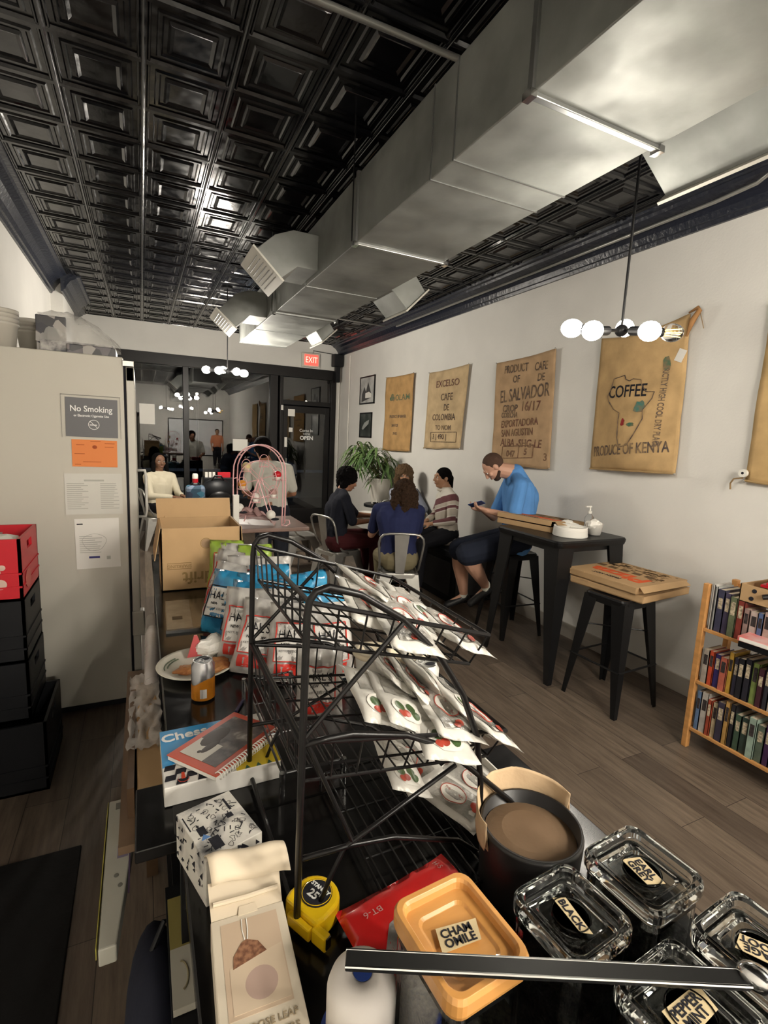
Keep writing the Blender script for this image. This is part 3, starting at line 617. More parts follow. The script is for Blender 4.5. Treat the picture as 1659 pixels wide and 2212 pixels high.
tag(B().box((.76, 7.28, .73), (1.16, 7.42, 1.06)).build('dark_crate', M_dark, bevel=.01), 'dark crate on the window table with cups and a red box on it', 'crate')
# plant stand + plant
t = thing('plant_stand', 'dark side table under the big white plant pot', 'table', (3.2, 6.7, 0))
B().cyl((3.17, 6.7, .70), (3.17, 6.7, .735), .23, n=30).build('tabletop', M_dark, t); B().cyl((3.17, 6.7, 0), (3.17, 6.7, .7), .03).build('pedestal', M_dark, t); B().cyl((3.17, 6.7, 0), (3.17, 6.7, .02), .2, n=24).build('base', M_dark, t)
t = thing('potted_plant', 'leafy green plant in a tall white pot in the far right corner', 'plant', (3.17, 6.7, .735))
B().lathe([(.115, .0), (.12, .01), (.165, .37), (.17, .39), (.155, .39), (.15, .36), (0, .355)], (3.17, 6.7, .735), 32).build('pot', mat('white_pot', (.66, .63, .56), .5), t, smooth=True)
B().cyl((3.17, 6.7, 1.08), (3.17, 6.7, 1.095), .148).build('soil', mat('soil', (.02, .014, .01), .9), t)
lg = mat('leaf_green', (.15, .24, .08), .45, var=.5, vscale=3, vcol=(.055, .11, .035)); lb = B(); st = B()
random.seed(3)
heads = [(3.05, 6.62, 1.55), (2.92, 6.78, 1.48), (3.22, 6.60, 1.42), (2.80, 6.70, 1.42), (3.0, 6.95, 1.60), (3.2, 6.85, 1.3), (2.86, 6.9, 1.62)]
for h in heads:
    st.tube([(3.17 + random.uniform(-.05, .05), 6.7 + random.uniform(-.05, .05), 1.09), V((3.13, 6.7, 1.1)).lerp(V(h), .5) + V((0, 0, .05)), h], .012, 6)
    for k in range(30):
        a = random.uniform(0, 2 * pi); L = random.uniform(.22, .38); up = random.uniform(.1, .9); W = random.uniform(.014, .024)
        d = V((cos(a), sin(a), 0)); q = V(h) - V((0, 0, random.uniform(0, .22))); sd = V((-sin(a), cos(a), 0)); pts = []
        for i in range(6):
            u = i / 5; p = q + d * L * (u * .9) + V((0, 0, L * (up * u - (.55 + up) * u * u * 1.0)))
            if p.x > XR - .03: p.x = XR - .03
            ww = W * sin(pi * (u * .85 + .12)); pts.append((p - sd * ww, p + V((0, 0, .004)), p + sd * ww))
        vr = [[lb.bm.verts.new(x) for x in r] for r in pts]
        for a_, c_ in zip(vr, vr[1:]):
            lb.bm.faces.new((a_[0], a_[1], c_[1], c_[0])); lb.bm.faces.new((a_[1], a_[2], c_[2], c_[1]))
tag(lb.build('leaves', lg, t, smooth=True, recalc=False), kind='stuff'); st.build('stems', mat('stem', (.1, .09, .04), .7), t)
random.seed(11)
# table ware on cafe table
def plate(label, c, r, m=M_paper, h=.018):
    t = thing('plate', label, 'plate', c); B().lathe([(0, .003), (r * .7, .003), (r, h), (r * 1.01, h + .002), (r * .99, h - .004), (r * .68, 0), (0, 0)], c, 28).build('plate_body', m, t, smooth=True); return t
t = plate('white plate with food on the cafe table between the seated people', (2.66, 5.62, .746), .125); B().ell((2.68, 5.60, .765), (.06, .05, .015)).build('food', mat('food', (.4, .22, .1), .7, var=.5, vscale=30), t, smooth=True)
plate('second white plate on the cafe table, nearer the window', (2.58, 5.82, .746), .10)
for k, (x, y, m, h) in enumerate(((2.70, 5.82, mat('iced_tea', (.5, .24, .08), .1, trans=.5), .14), (2.92, 5.72, M_steel, .13), (2.78, 5.86, mat('amber', (.3, .16, .06), .1, trans=.4), .12), (3.02, 5.78, M_white, .11))):
    t = thing('drinking_glass', ('tall glass of iced coffee on the cafe table', 'silver tumbler on the cafe table by the curly-haired head', 'amber glass behind the iced coffee', 'white cup at the wall end of the cafe table')[k], 'glass', (x, y, .746)); B().lathe([(.026, 0), (.034, h), (.031, h), (.024, .006), (0, .006)], (x, y, .746), 18).build('glass_body', M_clearb if k in (0, 2) else m, t, smooth=True); B().lathe([(0, .007), (.0235, .007), (.030, h * .85), (0, h * .85)], (x, y, .746), 16).build('drink', m, t, smooth=True)
    B().cyl((x, y, .746 + h * .5), (x + .02, y, .746 + h + .04), .003).build('straw', M_white, t)

# ------------------------------------------------------------------ pizza boxes
M_pzr = mat('print_red', (.62, .10, .03), .75); M_pzd = mat('print_brown', (.13, .08, .04), .8)
def pizza_box(label, loc, rz, s=.55, printed=True, lid=0., flap=True):
    """box built along its own axes: x to the right wall, y into the room"""
    t = thing('pizza_box', label, 'box', (0, 0, 0), 'cardboard pizza boxes'); h = s / 2
    b = B(); e = .004; H = .042
    b.box((-h, -h, 0), (h, h, e)).box((-h, -h, 0), (-h + e, h, H)).box((h - e, -h, 0), (h, h, H)).box((-h, -h, 0), (h, -h + e, H)).box((-h, h - e, 0), (h, h, H)).build('tray', M_kraft, t)
    L = B(); R = Matrix.Rotation(lid, 3, 'Y'); pv = V((h, 0, H))
    L.box((-h - .004, -h - .004, H), (h, h + .004, H + .004)).box((-h - .005, -h, H - .034), (-h - .001, h, H + .002))
    L.box((-h - .007, h * .45, H - .004), (-h + .004, h * .7, H + .006)).box((-h - .007, -h * .7, H - .004), (-h + .004, -h * .45, H + .006))
    if flap: L.hexa([(-h + .03, -h - .004, H + .004), (h - .03, -h - .004, H + .004), (h - .05, -h - .055, H - .015), (-h + .0, -h - .055, H - .018)], [(-h + .03, -h - .003, H + .006), (h - .03, -h - .003, H + .006), (h - .05, -h - .055, H - .013), (-h + .0, -h - .055, H - .016)])
    for v in L.bm.verts: v.co = R @ (v.co - pv) + pv
    l = L.build('lid', M_kraft, t)
    if printed:
        f = lambda q: R @ (q - pv) + pv; z = H + .0048
        text('Pizza', .19, M_pzr, l, (-.075, .0, z), (0, 1, 0), (-1, 0, 0), 'printed_word', fn=f, bold=.006, sx=1.15)
        text('FRESH HOT', .042, M_ink, l, (-.175, .02, z), (0, 1, 0), (-1, 0, 0), 'printed_word', fn=f, bold=.001)
        d = B()
        for k in range(5): yk = .20 - k * .095; d.hexa([f(V(p)) for p in ((.03, yk, z), (.03, yk + .065, z), (.085, yk + .075, z), (.085, yk + .01, z))], [f(V(p)) for p in ((.03, yk, z + .0005), (.03, yk + .065, z + .0005), (.085, yk + .075, z + .0005), (.085, yk + .01, z + .0005))])
        random.seed(5)
        for k in range(70):
            x = random.uniform(.10, h - .03); y = random.uniform(-h + .04, h - .06); w_ = random.uniform(.012, .06); g = random.uniform(.004, .018)
            d.hexa([f(V(p)) for p in ((x, y, z), (x, y + w_, z), (x + g, y + w_, z), (x + g, y, z))], [f(V(p)) for p in ((x, y, z + .0004), (x, y + w_, z + .0004), (x + g, y + w_, z + .0004), (x + g, y, z + .0004))])
        for k in range(24):
            x = random.uniform(-.05, .09); y = random.uniform(-h + .03, -.18); w_ = random.uniform(.01, .035); g = random.uniform(.003, .012)
            d.hexa([f(V(p)) for p in ((x, y, z), (x, y + w_, z), (x + g, y + w_, z), (x + g, y, z))], [f(V(p)) for p in ((x, y, z + .0004), (x, y + w_, z + .0004), (x + g, y + w_, z + .0004), (x + g, y, z + .0004))])
        d.build('printed_artwork', M_pzd, l)
    return place(t, loc, rz)
pizza_box('lower pizza box of the two stacked on the bar stool', (3.05, 2.31, .758), .10, s=.54, printed=False, flap=False)
pizza_box('upper pizza box on the bar stool, lid printed Pizza in red', (3.045, 2.34, .808), .05, s=.545)
pizza_box('pizza box on the tall bar table beside the man in blue, lid slightly raised', (3.02, 3.17, 1.051), .22, s=.52, lid=.085)
# plates, cups, sanitiser
t = thing('paper_plate_stack', 'stack of white paper plates upside down on the bar table corner', 'plates', (2.90, 2.73, 1.051))
B().lathe([(.125, 0), (.127, .004), (.12, .065), (.122, .072), (.112, .073), (.105, .03), (0, .03)], (2.90, 2.74, 1.051), 36).build('plates', M_paper, t, smooth=True)
for k in range(5): B().lathe([(.1215 + .0005 * k, .015 + .01 * k), (.1225, .017 + .01 * k)], (2.90, 2.74, 1.051), 36).build('plate_edge', M_white, t)
for k in range(8): a = k * .8; B().box((2.90 + .05 * cos(a) - .045, 2.74 + .04 * sin(a) - .004, 1.09 + .004 * k), (2.90 + .05 * cos(a) + .045, 2.74 + .04 * sin(a) + .004, 1.094 + .004 * k), Matrix.Rotation(a, 3, 'Z')).build('plastic_fork', M_white, t)
def crumple(label, c, r, seed, name='paper_napkin', m=M_paper, cat='napkin'):
    b = B().ell(c, r, nu=16, nv=12); rr = max(r) if isinstance(r, tuple) else r
    for v in b.bm.verts:
        n = mnoise.noise(v.co * 1.6 / rr + V((seed, 0, 0))); v.co += (v.co - V(c)) * n * .5 + V((0, 0, 0))
        v.co += V((mnoise.noise(v.co * 4 / rr), mnoise.noise(v.co * 4 / rr + V((5, 0, 0))), 0)) * rr * .18
    return tag(b.build(name, m), label, cat)
def cup(label, c, r0, r1, h, m=M_paper, lid=False, name='paper_cup'):
    t = thing(name, label, 'cup', c); B().lathe([(0, .002), (r0, .002), (r1, h), (r1 + .003, h + .002), (r1 - .002, h), (r0 - .002, .006), (0, .006)], c, 28).build('cup_wall', m, t, smooth=True)
    if lid: B().lathe([(0, h - .003), (r1 * .78, h - .003), (r1 * .82, h + .004), (r1 + .004, h + .005), (r1 + .005, h - .004), (r1 + .002, h - .008)], c, 28).build('cup_lid', mat('cream_lid', (.62, .54, .40), .5), t, smooth=True)
    return t
cup('white paper cup with napkins beside the plates on the bar table', (3.13, 2.72, 1.051), .045, .062, .085)
crumple('crumpled white napkin stuffed in the paper cup on the bar table', (3.12, 2.72, 1.125), (.065, .06, .04), 2); crumple('crumpled napkin lying between the plates and the pizza box', (3.03, 2.88, 1.09), (.08, .06, .04), 5)
t = thing('sanitiser_bottle', 'clear pump bottle behind the paper cup on the bar table', 'bottle', (3.22, 2.86, 1.051))
B().lathe([(0, 0), (.034, 0), (.035, .01), (.035, .11), (.014, .14), (.014, .15), (0, .15)], (3.22, 2.86, 1.051), 22).build('bottle_body', M_clear, t, smooth=True)
B().lathe([(.014, .14), (.016, .16), (.006, .165), (.005, .20), (0, .2)], (3.22, 2.86, 1.051), 14).box((3.17, 2.853, 1.244), (3.23, 2.867, 1.254)).build('pump', M_white, t)

# ------------------------------------------------------------------ bookcase and books
bk = thing('bookcase', 'open pine bookcase filled with books at the right edge of the photo', 'bookcase', (2.98, 1.3, 0))
BX0, BX1, BY0, BY1 = 2.84, 3.14, .55, 1.68
for x in (BX0, BX1 - .035):
    for y in (BY0, BY1 - .03): B().box((x, y, 0), (x + .035, y + .03, .99)).build('post', M_wood, bk, bevel=.003)
shz = [.13, .42, .735]
for z in shz:
    for k in range(3): B().box((BX0 + .005 + k * .098, BY0 + .03, z - .018), (BX0 + .092 + k * .098, BY1 - .03, z)).build('shelf_board', M_wood, bk, bevel=.002)
    for y in (BY0 + .005, BY1 - .025): B().box((BX0 + .035, y, z - .03), (BX1 - .035, y + .02, z)).build('side_rail', M_wood, bk)
B().box((BX1 - .02, BY0, .93), (BX1, BY1, .97)).build('back_rail', M_wood, bk)
random.seed(21)
pal = [[(.12, .2, .35, 'blue'), (.45, .42, .38, 'pale grey'), (.33, .06, .03, 'brick red'), (.55, .46, .3, 'cream'), (.04, .035, .06, 'dark'), (.45, .26, .08, 'tan'), (.02, .02, .025, 'black'), (.05, .09, .06, 'dark green'), (.03, .05, .04, 'green-black'), (.3, .4, .33, 'mint'), (.09, .12, .09, 'olive'), (.05, .02, .07, 'purple'), (.03, .03, .05, 'navy'), (.4, .03, .03, 'red')],
       [(.4, .35, .3, 'beige'), (.5, .07, .03, 'bright orange-red'), (.04, .03, .15, 'indigo'), (.45, .12, .08, 'coral'), (.5, .30, .05, 'mustard'), (.04, .04, .07, 'black'), (.015, .015, .02, 'plain black'), (.02, .02, .03, 'charcoal'), (.2, .27, .08, 'moss green'), (.06, .02, .03, 'maroon'), (.03, .03, .04, 'dark grey')],
       [(.5, .48, .45, 'white magazine'), (.45, .46, .44, 'thin white magazine'), (.05, .05, .09, 'dark glossy magazine'), (.06, .05, .09, 'dark paperback'), (.12, .14, .08, 'olive'), (.22, .04, .03, 'wine red'), (.3, .2, .18, 'dusty pink'), (.5, .4, .36, 'pale pink'), (.1, .15, .3, 'blue'), (.42, .3, .26, 'rose'), (.45, .33, .28, 'salmon'), (.4, .28, .25, 'faded rose'), (.43, .33, .3, 'faded pink')]]
for si, z in enumerate(shz):
    y = BY1 - .045; i = 0; nm = ('bottom', 'middle', 'top')[si]
    while y > BY0 + .10:
        c = pal[si][i % len(pal[si])]; w_ = random.uniform(.022, .040) if not (si == 2 and i < 2) else .012; h = random.uniform(.19, .25) if si < 2 else (random.uniform(.17, .20) if i > 5 else .26 - .01 * i)
        if z + h > (shz + [9])[si + 1] - .02: h = shz[si + 1] - z - .025
        dp = random.uniform(.13, .18); x0 = BX0 + .01 + random.uniform(0, .012)
        t = thing('book', '%s %s on the %s shelf of the bookcase, %s from its left post' % (c[3], 'book' if 'magazine' not in c[3] and 'paperback' not in c[3] else '', nm, ORD[i]) if 0 else ('%s %sspine, %s from the left on the %s bookcase shelf' % (c[3], '' if 'magazine' not in c[3] else '', ORD[min(i, 21)], nm)), 'book', (x0, y - w_ / 2, z), 'books on the %s bookcase shelf' % nm)
        mm = mat('book_%s' % c[3].replace(' ', '_').replace('-', '_') + nm, c[:3], .45, coat=.2, var=.25, vscale=30)
        B().box((x0, y - w_, z), (x0 + .003, y, z + h)).box((x0, y - .0025, z), (x0 + dp, y, z + h)).box((x0, y - w_, z), (x0 + dp, y - w_ + .0025, z + h)).build('cover', mm, t)
        B().box((x0 + .003, y - w_ + .0025, z + .003), (x0 + dp - .004, y - .0025, z + h - .004)).build('pages', M_cream, t)
        if w_ > .02:
            lc = (.6, .5, .35) if sum(c[:3]) < .5 else (.05, .04, .04)
            B().box((x0 - .0006, y - w_ * .8, z + h * .55), (x0, y - w_ * .2, z + h * (.80 + .1 * random.random()))).build('title_patch', mat('title_%d' % (sum(c[:3]) < .5), lc, .6, var=.7, vscale=90), t)
        y -= w_ + .002; i += 1
# things on the bookcase top
t = thing('cardboard_tray', 'shallow cardboard tray with punched holes resting on top of the books', 'box', (2.95, 1.35, .965))
T0 = V((2.86, 1.1, .945))
b = B().box((2.86, .80, .945), (2.865, 1.50, 1.04)).box((3.10, .80, .945), (3.105, 1.50, 1.04)).box((2.86, 1.495, .945), (3.105, 1.50, 1.04)).box((2.86, .80, .945), (3.105, 1.5, .949)).build('tray_body', M_kraft, t)
for y, z in ((1.43, 1.015), (1.44, .972)): B().cyl((2.857, y, z), (2.861, y, z), .011, n=14).build('punched_hole', M_ink, t)
tag(B().cyl((2.84, 1.38, 1.0), (2.92, 1.28, 1.035), .014).build('black_marker', M_black), 'black marker poking out of the cardboard tray on the bookcase', 'marker')
tag(B().box((2.88, 1.02, 1.045), (3.08, 1.42, 1.06), Matrix.Rotation(.1, 3, 'Z')).box((2.885, 1.05, 1.06), (3.05, 1.40, 1.075), Matrix.Rotation(.2, 3, 'Z')).build('red_game_box', M_red, bevel=.003), 'red flat game box lying on the tray on top of the bookcase', 'box')
tag(B().box((2.90, 1.05, 1.077), (3.06, 1.39, 1.105), Matrix.Rotation(.0, 3, 'Z')).build('black_case', M_dark, bevel=.006), 'black case lying on the red box on top of the bookcase', 'case')
tag(B().box((2.92, 1.08, 1.107), (3.08, 1.36, 1.118), Matrix.Rotation(-.25, 3, 'Z')).build('grey_folder', mat('grey_folder', (.2, .21, .2), .5), bevel=.002), 'grey folder topmost on the pile over the bookcase', 'folder')
t = thing('book', 'red and white book lying flat, jutting out of the bookcase over a black one', 'book', (2.80, 1.3, .775)); R = Matrix.Rotation(.08, 3, 'Z')
B().box((2.75, 1.08, .772), (2.90, 1.42, .797), R).build('cover', mat('red_book', (.6, .04, .03), .35, var=.5, vscale=8, vcol=(.62, .45, .42)), t, bevel=.002); B().box((2.748, 1.09, .775), (2.752, 1.41, .793), R, (2.825, 1.25, .785)).build('pages', M_paper, t)
t = thing('book', 'thick black book lying flat on the top shelf edge beneath the red and white one', 'book', (2.80, 1.3, .735)); B().box((2.76, 1.06, .737), (2.91, 1.42, .771), R).build('cover', M_dark, t, bevel=.006); B().box((2.757, 1.085, .745), (2.761, 1.10, .765)).build('spine_label', M_paper, t)

# ================================================================== LEFT SIDE: FRIDGE, CRATES
t = thing('fridge', 'tall white commercial fridge with notices taped to its side', 'fridge', (-.48, 3.64, 0))
B().box((-.90, 3.3, .04), (-.085, 3.98, 2.10)).build('cabinet', M_fridge, t, bevel=.006)
B().box((-.085, 3.31, .1), (-.072, 3.97, 2.06)).build('door_gasket', M_ink, t)
d = B().box((-.072, 3.30, .12), (-.03, 3.36, 2.05)).box((-.072, 3.92, .12), (-.03, 3.98, 2.05)).box((-.072, 3.3, 1.97), (-.03, 3.98, 2.05)).box((-.072, 3.3, .12), (-.03, 3.98, .22)).build('door', mat('fridge_door', (.52, .50, .44), .35), t, bevel=.004)
B().box((-.06, 3.36, .22), (-.05, 3.92, 1.97)).build('door_glass', mat('door_pane', (.03, .03, .035), .05), d)
B().tube([(-.03, 3.82, 1.42), (.015, 3.82, 1.42), (.022, 3.82, 1.38), (.022, 3.82, 1.14), (.015, 3.82, 1.10), (-.03, 3.82, 1.10)], .010).build('door_handle', M_white, d, smooth=True)
B().box((-.09, 3.29, 2.05), (-.03, 3.36, 2.085)).build('top_hinge', M_chrome, t, bevel=.004); B().box((-.075, 3.285, .44), (-.005, 3.36, .60)).build('lower_hinge', M_fridge, t, bevel=.01)
B().box((-.88, 3.32, 0), (-.10, 3.96, .04)).build('plinth', M_dark, t)
FY = 3.298
def note(label, x0, x1, z0, z1, m=M_paper, name='notice', rot=0): 
    t = thing(name, label, 'notice', ((x0 + x1) / 2, FY, (z0 + z1) / 2)); B().box((x0, FY - .002, z0), (x1, FY, z1), Matrix.Rotation(rot, 3, 'Y')).build('sheet', m, t); return t
t = note('dark grey No Smoking notice in a clear sleeve on the fridge side', -.375, -.12, 1.645, 1.86, mat('notice_grey', (.13, .13, .135), .5), rot=.01)
text('No Smoking', .046, MW, t, (-.25, FY - .003, 1.80), (1, 0, 0), (0, 0, 1), bold=.0006, sx=.9); text('or Electronic Cigarette Use', .018, MW, t, (-.25, FY - .003, 1.763), (1, 0, 0), (0, 0, 1), bold=.0004, sx=.85)
B().tube([(-.24 + .026 * cos(a), FY - .003, 1.715 + .026 * sin(a)) for a in [k * pi / 12 for k in range(24)]], .0018, 6, True).cyl((-.258, FY - .003, 1.733), (-.222, FY - .003, 1.697), .0016, n=6).box((-.26, FY - .0035, 1.711), (-.225, FY - .0025, 1.716)).build('no_smoking_symbol', MW, t)
b = B().box((-.395, FY - .003, 1.64), (-.393, FY - .001, 1.875)).box((-.395, FY - .003, 1.873), (-.105, FY - .001, 1.876)).box((-.107, FY - .003, 1.64), (-.105, FY - .001, 1.875)); b.build('sleeve_edge', M_clear, t)
t = note('orange permit notice below the No Smoking one on the fridge', -.352, -.128, 1.478, 1.63, mat('orange_paper', (.72, .24, .08), .7), rot=.008)
b = B().ell((-.24, FY - .002, 1.59), (.012, .001, .010));
for (x, z, w_) in ((-.33, 1.60, .04), (-.34, 1.55, .05), (-.19, 1.61, .05), (-.19, 1.59, .045), (-.30, 1.505, .09), (-.34, 1.49, .03), (-.26, 1.62, .05)): b.box((x, FY - .0025, z), (x + w_, FY - .0015, z + .003))
b.build('printed_lines', mat('orange_ink', (.35, .08, .03), .8), t)
t = note('pale form in a glossy plastic sleeve, third down on the fridge side', -.395, -.108, 1.205, 1.44, mat('sleeve_paper', (.58, .57, .52), .12, coat=.6, bump=.25, bscale=12))
b = B().box((-.30, FY - .0028, 1.395), (-.20, FY - .0018, 1.405))
for k in range(14): b.box((-.385 + .0, FY - .0028, 1.38 - .011 * k), (-.30 + .02 * sin(k * 2), FY - .0018, 1.384 - .011 * k)).box((-.22, FY - .0028, 1.38 - .011 * k), (-.14 + .015 * sin(k * 3), FY - .0018, 1.384 - .011 * k))
b.build('printed_lines', mat('pale_ink', (.40, .40, .36), .8), t)
t = note('white printed sheet lowest on the fridge side, with a small blue bar', -.355, -.13, .885, 1.18, rot=-.01)
b = B().box((-.345, FY - .003, 1.145), (-.315, FY - .002, 1.152)); b.build('printed_header', M_ink, t); B().box((-.29, FY - .003, .945), (-.235, FY - .002, .957)).build('blue_bar', mat('blue_ink', (.03, .03, .16), .6), t)
b = B().box((-.20, FY - .003, .935), (-.18, FY - .002, .955)).tube([(-.26 + .06 * cos(a) * (1 + .1 * sin(3 * a)), FY - .002, 1.04 + .05 * sin(a)) for a in [k * pi / 10 for k in range(20)]], .0012, 5, True)
for k in range(9): b.box((-.335, FY - .003, 1.075 - .012 * k), (-.27 + .05 * abs(sin(k * 1.7)), FY - .002, 1.078 - .012 * k))
b.build('printed_map', mat('pale_ink', (.40, .40, .36), .8), t)
# on top of the fridge
for k in range(2):
    t = thing('bucket_stack', ('nearest stack of white plastic tubs on the fridge, at the photo edge', 'second stack of white tubs behind the first on the fridge')[k], 'tubs', (-.66 + .14 * k, 3.45 + .25 * k, 2.10))
    for j in range(4): c = (-.68 + .12 * k, 3.46 + .25 * k, 2.10 + .022 * j); B().lathe([(.07, 0), (.085, .12), (.092, .125), (.092, .14), (.086, .14), (.08, .13), (.068, .01), (0, .01)], c, 28).build('tub', mat('old_white', (.5, .47, .41), .5), t, smooth=True)
t = thing('packaged_goods', 'black boxes of supplies under crinkled clear plastic on top of the fridge', 'package', (-.30, 3.45, 2.10))
M_dp = mat_pattern('dark_pack', [(.03, .03, .035), (.10, .09, .10), (.30, .28, .26), (.02, .02, .03), (.14, .12, .12)], 22, .25, coat=.5)
B().box((-.50, 3.36, 2.10), (-.36, 3.6, 2.29)).build('upright_pack', M_dp, t, bevel=.004); B().box((-.36, 3.33, 2.10), (-.12, 3.58, 2.15)).build('flat_pack', M_dp, t, bevel=.004)
B().box((-.48, 3.34, 2.105), (-.13, 3.36, 2.16)).build('white_label_pack', mat('pack_grey', (.4, .38, .36), .3, var=.7, vscale=25, vcol=(.05, .05, .06)), t)
def fpl(u, v):
    x = -.50 + .40 * u; z = 2.15 + (.15 * (1 - u ** 2.2) + .02 + .03 * sin(pi * u)) * sin(pi * min(1, v * 1.0)) ** .6
    return (x + .01 * mnoise.noise(V((u * 8, v * 8, 0))), 3.34 + .26 * v + .02 * mnoise.noise(V((u * 6, v * 6, 3))), z + .012 * mnoise.noise(V((u * 9, v * 9, 1))))
B().grid(fpl, 24, 14).build('plastic_wrap', mat('film', (.75, .73, .68), .12, alpha=.35, bump=.5, bscale=20, coat=.6), t, smooth=True)
# crates
def crate(label, x0, x1, y0, y1, z0, z1, m, slots=True):
    t = thing('milk_crate', label, 'crate', ((x0 + x1) / 2, (y0 + y1) / 2, z0), 'stacked plastic crates'); e = .012
    b = B().box((x0, y0, z0), (x1, y1, z0 + e))
    def wall(ax, p, a0, a1):
        # wall with a hand slot: pieces around the hole
        h0, h1 = z1 - .075, z1 - .035; c = (a0 + a1) / 2; hw = .055
        for (s0, s1, q0, q1) in ((a0, a1, z0, h0), (a0, a1, h1, z1), (a0, c - hw, h0, h1), (c + hw, a1, h0, h1)):
            if ax == 'y': b.box((s0, p, q0), (s1, p + e, q1))
            else: b.box((p, s0, q0), (p + e, s1, q1))
    wall('y', y0, x0, x1); wall('y', y1 - e, x0, x1); wall('x', x0, y0, y1); wall('x', x1 - e, y0, y1); b.build('crate_body', m, t)
    r = B()
    for z in (z0 + .06, z0 + .12): r.box((x0 - .004, y0 - .004, z), (x1 + .004, y0, z + .008)).box((x1, y0 - .004, z), (x1 + .004, y1, z + .008))
    r.build('rib', m, t); return t
t = crate('red plastic crate topmost of the stack at the left edge', -.88, -.492, 2.63, 3.02, .925, 1.205, M_red)
fp = B()
for dx, dz, r in ((0, .085, .018), (.022, .105, .014), (-.02, .05, .02), (.012, .03, .026), (-.03, .09, .02), (-.035, .02, .02)): fp.ell((-.585 + dx, 2.627, .975 + dz), (r, .0012, r * .9))
fp.build('faded_print', mat('crate_print', (.50, .36, .30), .6), t)
B().ell((-.489, 2.75, 1.0), (.002, .06, .045)).build('worn_patch', mat('worn_red', (.5, .12, .1), .6), t)
crumple('white bag of supplies inside the red crate', (-.66, 2.82, 1.12), (.14, .12, .07), 9, 'plastic_bag', M_white, 'bag')
crate('black plastic crate directly under the red one', -.88, -.492, 2.64, 3.02, .63, .92, M_dark)
crate('black plastic crate in the middle of the stack, two below the red one', -.88, -.49, 2.64, 3.03, .345, .625, M_dark)
crate('wider black crate at the bottom of the stack on the floor', -.90, -.43, 2.60, 3.05, 0, .34, M_dark)
tag(B().box((-.80, .4, .0), (-.26, 2.16, .012)).build('floor_mat', mat('rubber_mat', (.008, .008, .008), .7, bump=.3), bevel=.004), 'black rubber mat on the floor behind the counter', 'mat')

# ================================================================== COUNTER
CZ = .92
t = thing('counter', 'long glossy black service counter running away from the camera', 'counter', (.4, 1.5, 0))
B().box((.052, -.5, CZ - .035), (.86, .97, CZ)).build('countertop', M_blackgl, t, bevel=.004)
B().box((.04, .9705, CZ - .035), (.66, 3.42, CZ)).build('countertop', M_blackgl, t, bevel=.004)
B().box((-.03, .955, CZ - .030), (.052, 1.14, CZ - .002)).build('side_ledge', M_blackgl, t, bevel=.003)
B().box((.80, -.5, 0), (.83, .94, CZ - .035)).box((.60, .97, 0), (.63, 3.4, CZ - .035)).box((.05, 3.37, 0), (.60, 3.4, CZ - .035)).build('front_panel', M_dark, t)
for y in (.95, 2.2): B().box((.05, y - .015, 0), (.60, y + .015, CZ - .035)).build('divider', M_dark, t)
for z in (.12, .48): B().box((.05, -.5, z - .02), (.60, 3.37, z)).build('shelf', M_dark, t)
t = thing('side_shelf', 'low wooden side shelf fixed below the staff edge of the counter', 'shelf', (-.03, 1.6, .76))
B().box((-.07, 1.17, .74), (.035, 2.1, .76)).build('shelf_board', mat('worn_wood', (.16, .10, .06), .5, var=.3), t); B().box((-.052, 1.26, .76), (-.036, 1.78, .84)).box((-.02, 1.9, 0), (.02, 1.94, .74)).build('support_post', mat('brown_wood', (.13, .075, .04), .4, var=.4), t)
t = thing('cardboard_box', 'crushed cardboard box under plastic film on the side shelf', 'box', (0, 1.5, .76))
B().box((-.035, 1.25, .762), (.03, 1.84, .835), Matrix.Rotation(.02, 3, 'Z')).build('box_body', M_kraft, t, bevel=.006)
B().grid(lambda u, v: (-.055 + .09 * u + .01 * mnoise.noise(V((u * 5, v * 9, 2))), 1.42 + .46 * v, .842 + .02 * mnoise.noise(V((u * 6, v * 12, 5)))), 10, 26).build('plastic_film', mat('film2', (.7, .66, .62), .2, alpha=.55, bump=.5, bscale=25), t, smooth=True)
t = thing('cup_sleeve', 'clear plastic sleeve of cup lids leaning against the counter edge', 'sleeve', (.02, 2.1, .80))
B().tube([(.012, 1.80, .835), (.018, 1.95, .85), (.022, 2.15, .87), (.026, 2.34, .88)], [.022, .028, .03, .027], 16).build('plastic_sleeve', mat('film3', (.55, .50, .47), .2, alpha=.75, coat=.5, bump=.4, bscale=30), t, smooth=True)
for k in range(9): B().tube([V((.012 + .0016 * k, 1.81 + .058 * k, .836 + .005 * k)) + V((.024 * cos(a), 0, .024 * sin(a))) for a in [j * pi / 8 for j in range(16)]], .0014, 5, True).build('lid_rim', mat('lid_rim', (.4, .36, .34), .4), t)
t = thing('flat_carton', 'tall white carton with small printed marks standing out left of the counter', 'carton', (-.06, 1.2, .66))
R = Matrix.Rotation(0, 3, 'X')
B().hexa([(-.10, .985, .66), (-.068, .985, .66), (-.026, 1.425, .66), (-.102, 1.425, .66)], [(-.10, .985, .70), (-.068, .985, .70), (-.026, 1.425, .70), (-.102, 1.425, .70)]).build('carton_body', mat('carton_white', (.42, .41, .35), .6, var=.12, vscale=7), t, bevel=.003)
B().box((-.105, .99, .675), (-.1035, 1.42, .702)).build('yellow_edge', mat('yellow_card', (.35, .30, .05), .6), t)
b = B().box((-.05, 1.10, .7005), (-.047, 1.40, .701)); b.build('printed_line', mat('violet_ink', (.08, .05, .10), .7), t); B().box((-.075, 1.21, .7005), (-.052, 1.25, .701)).build('printed_block', mat('violet_pale', (.20, .17, .24), .7), t)
B().box((-.085, 1.385, .7005), (-.065, 1.41, .701)).ell((-.075, 1.16, .7005), (.005, .006, .0006)).ell((-.066, 1.13, .7005), (.005, .006, .0006)).build('printed_mark', mat('grey_print', (.15, .15, .13), .7), t)
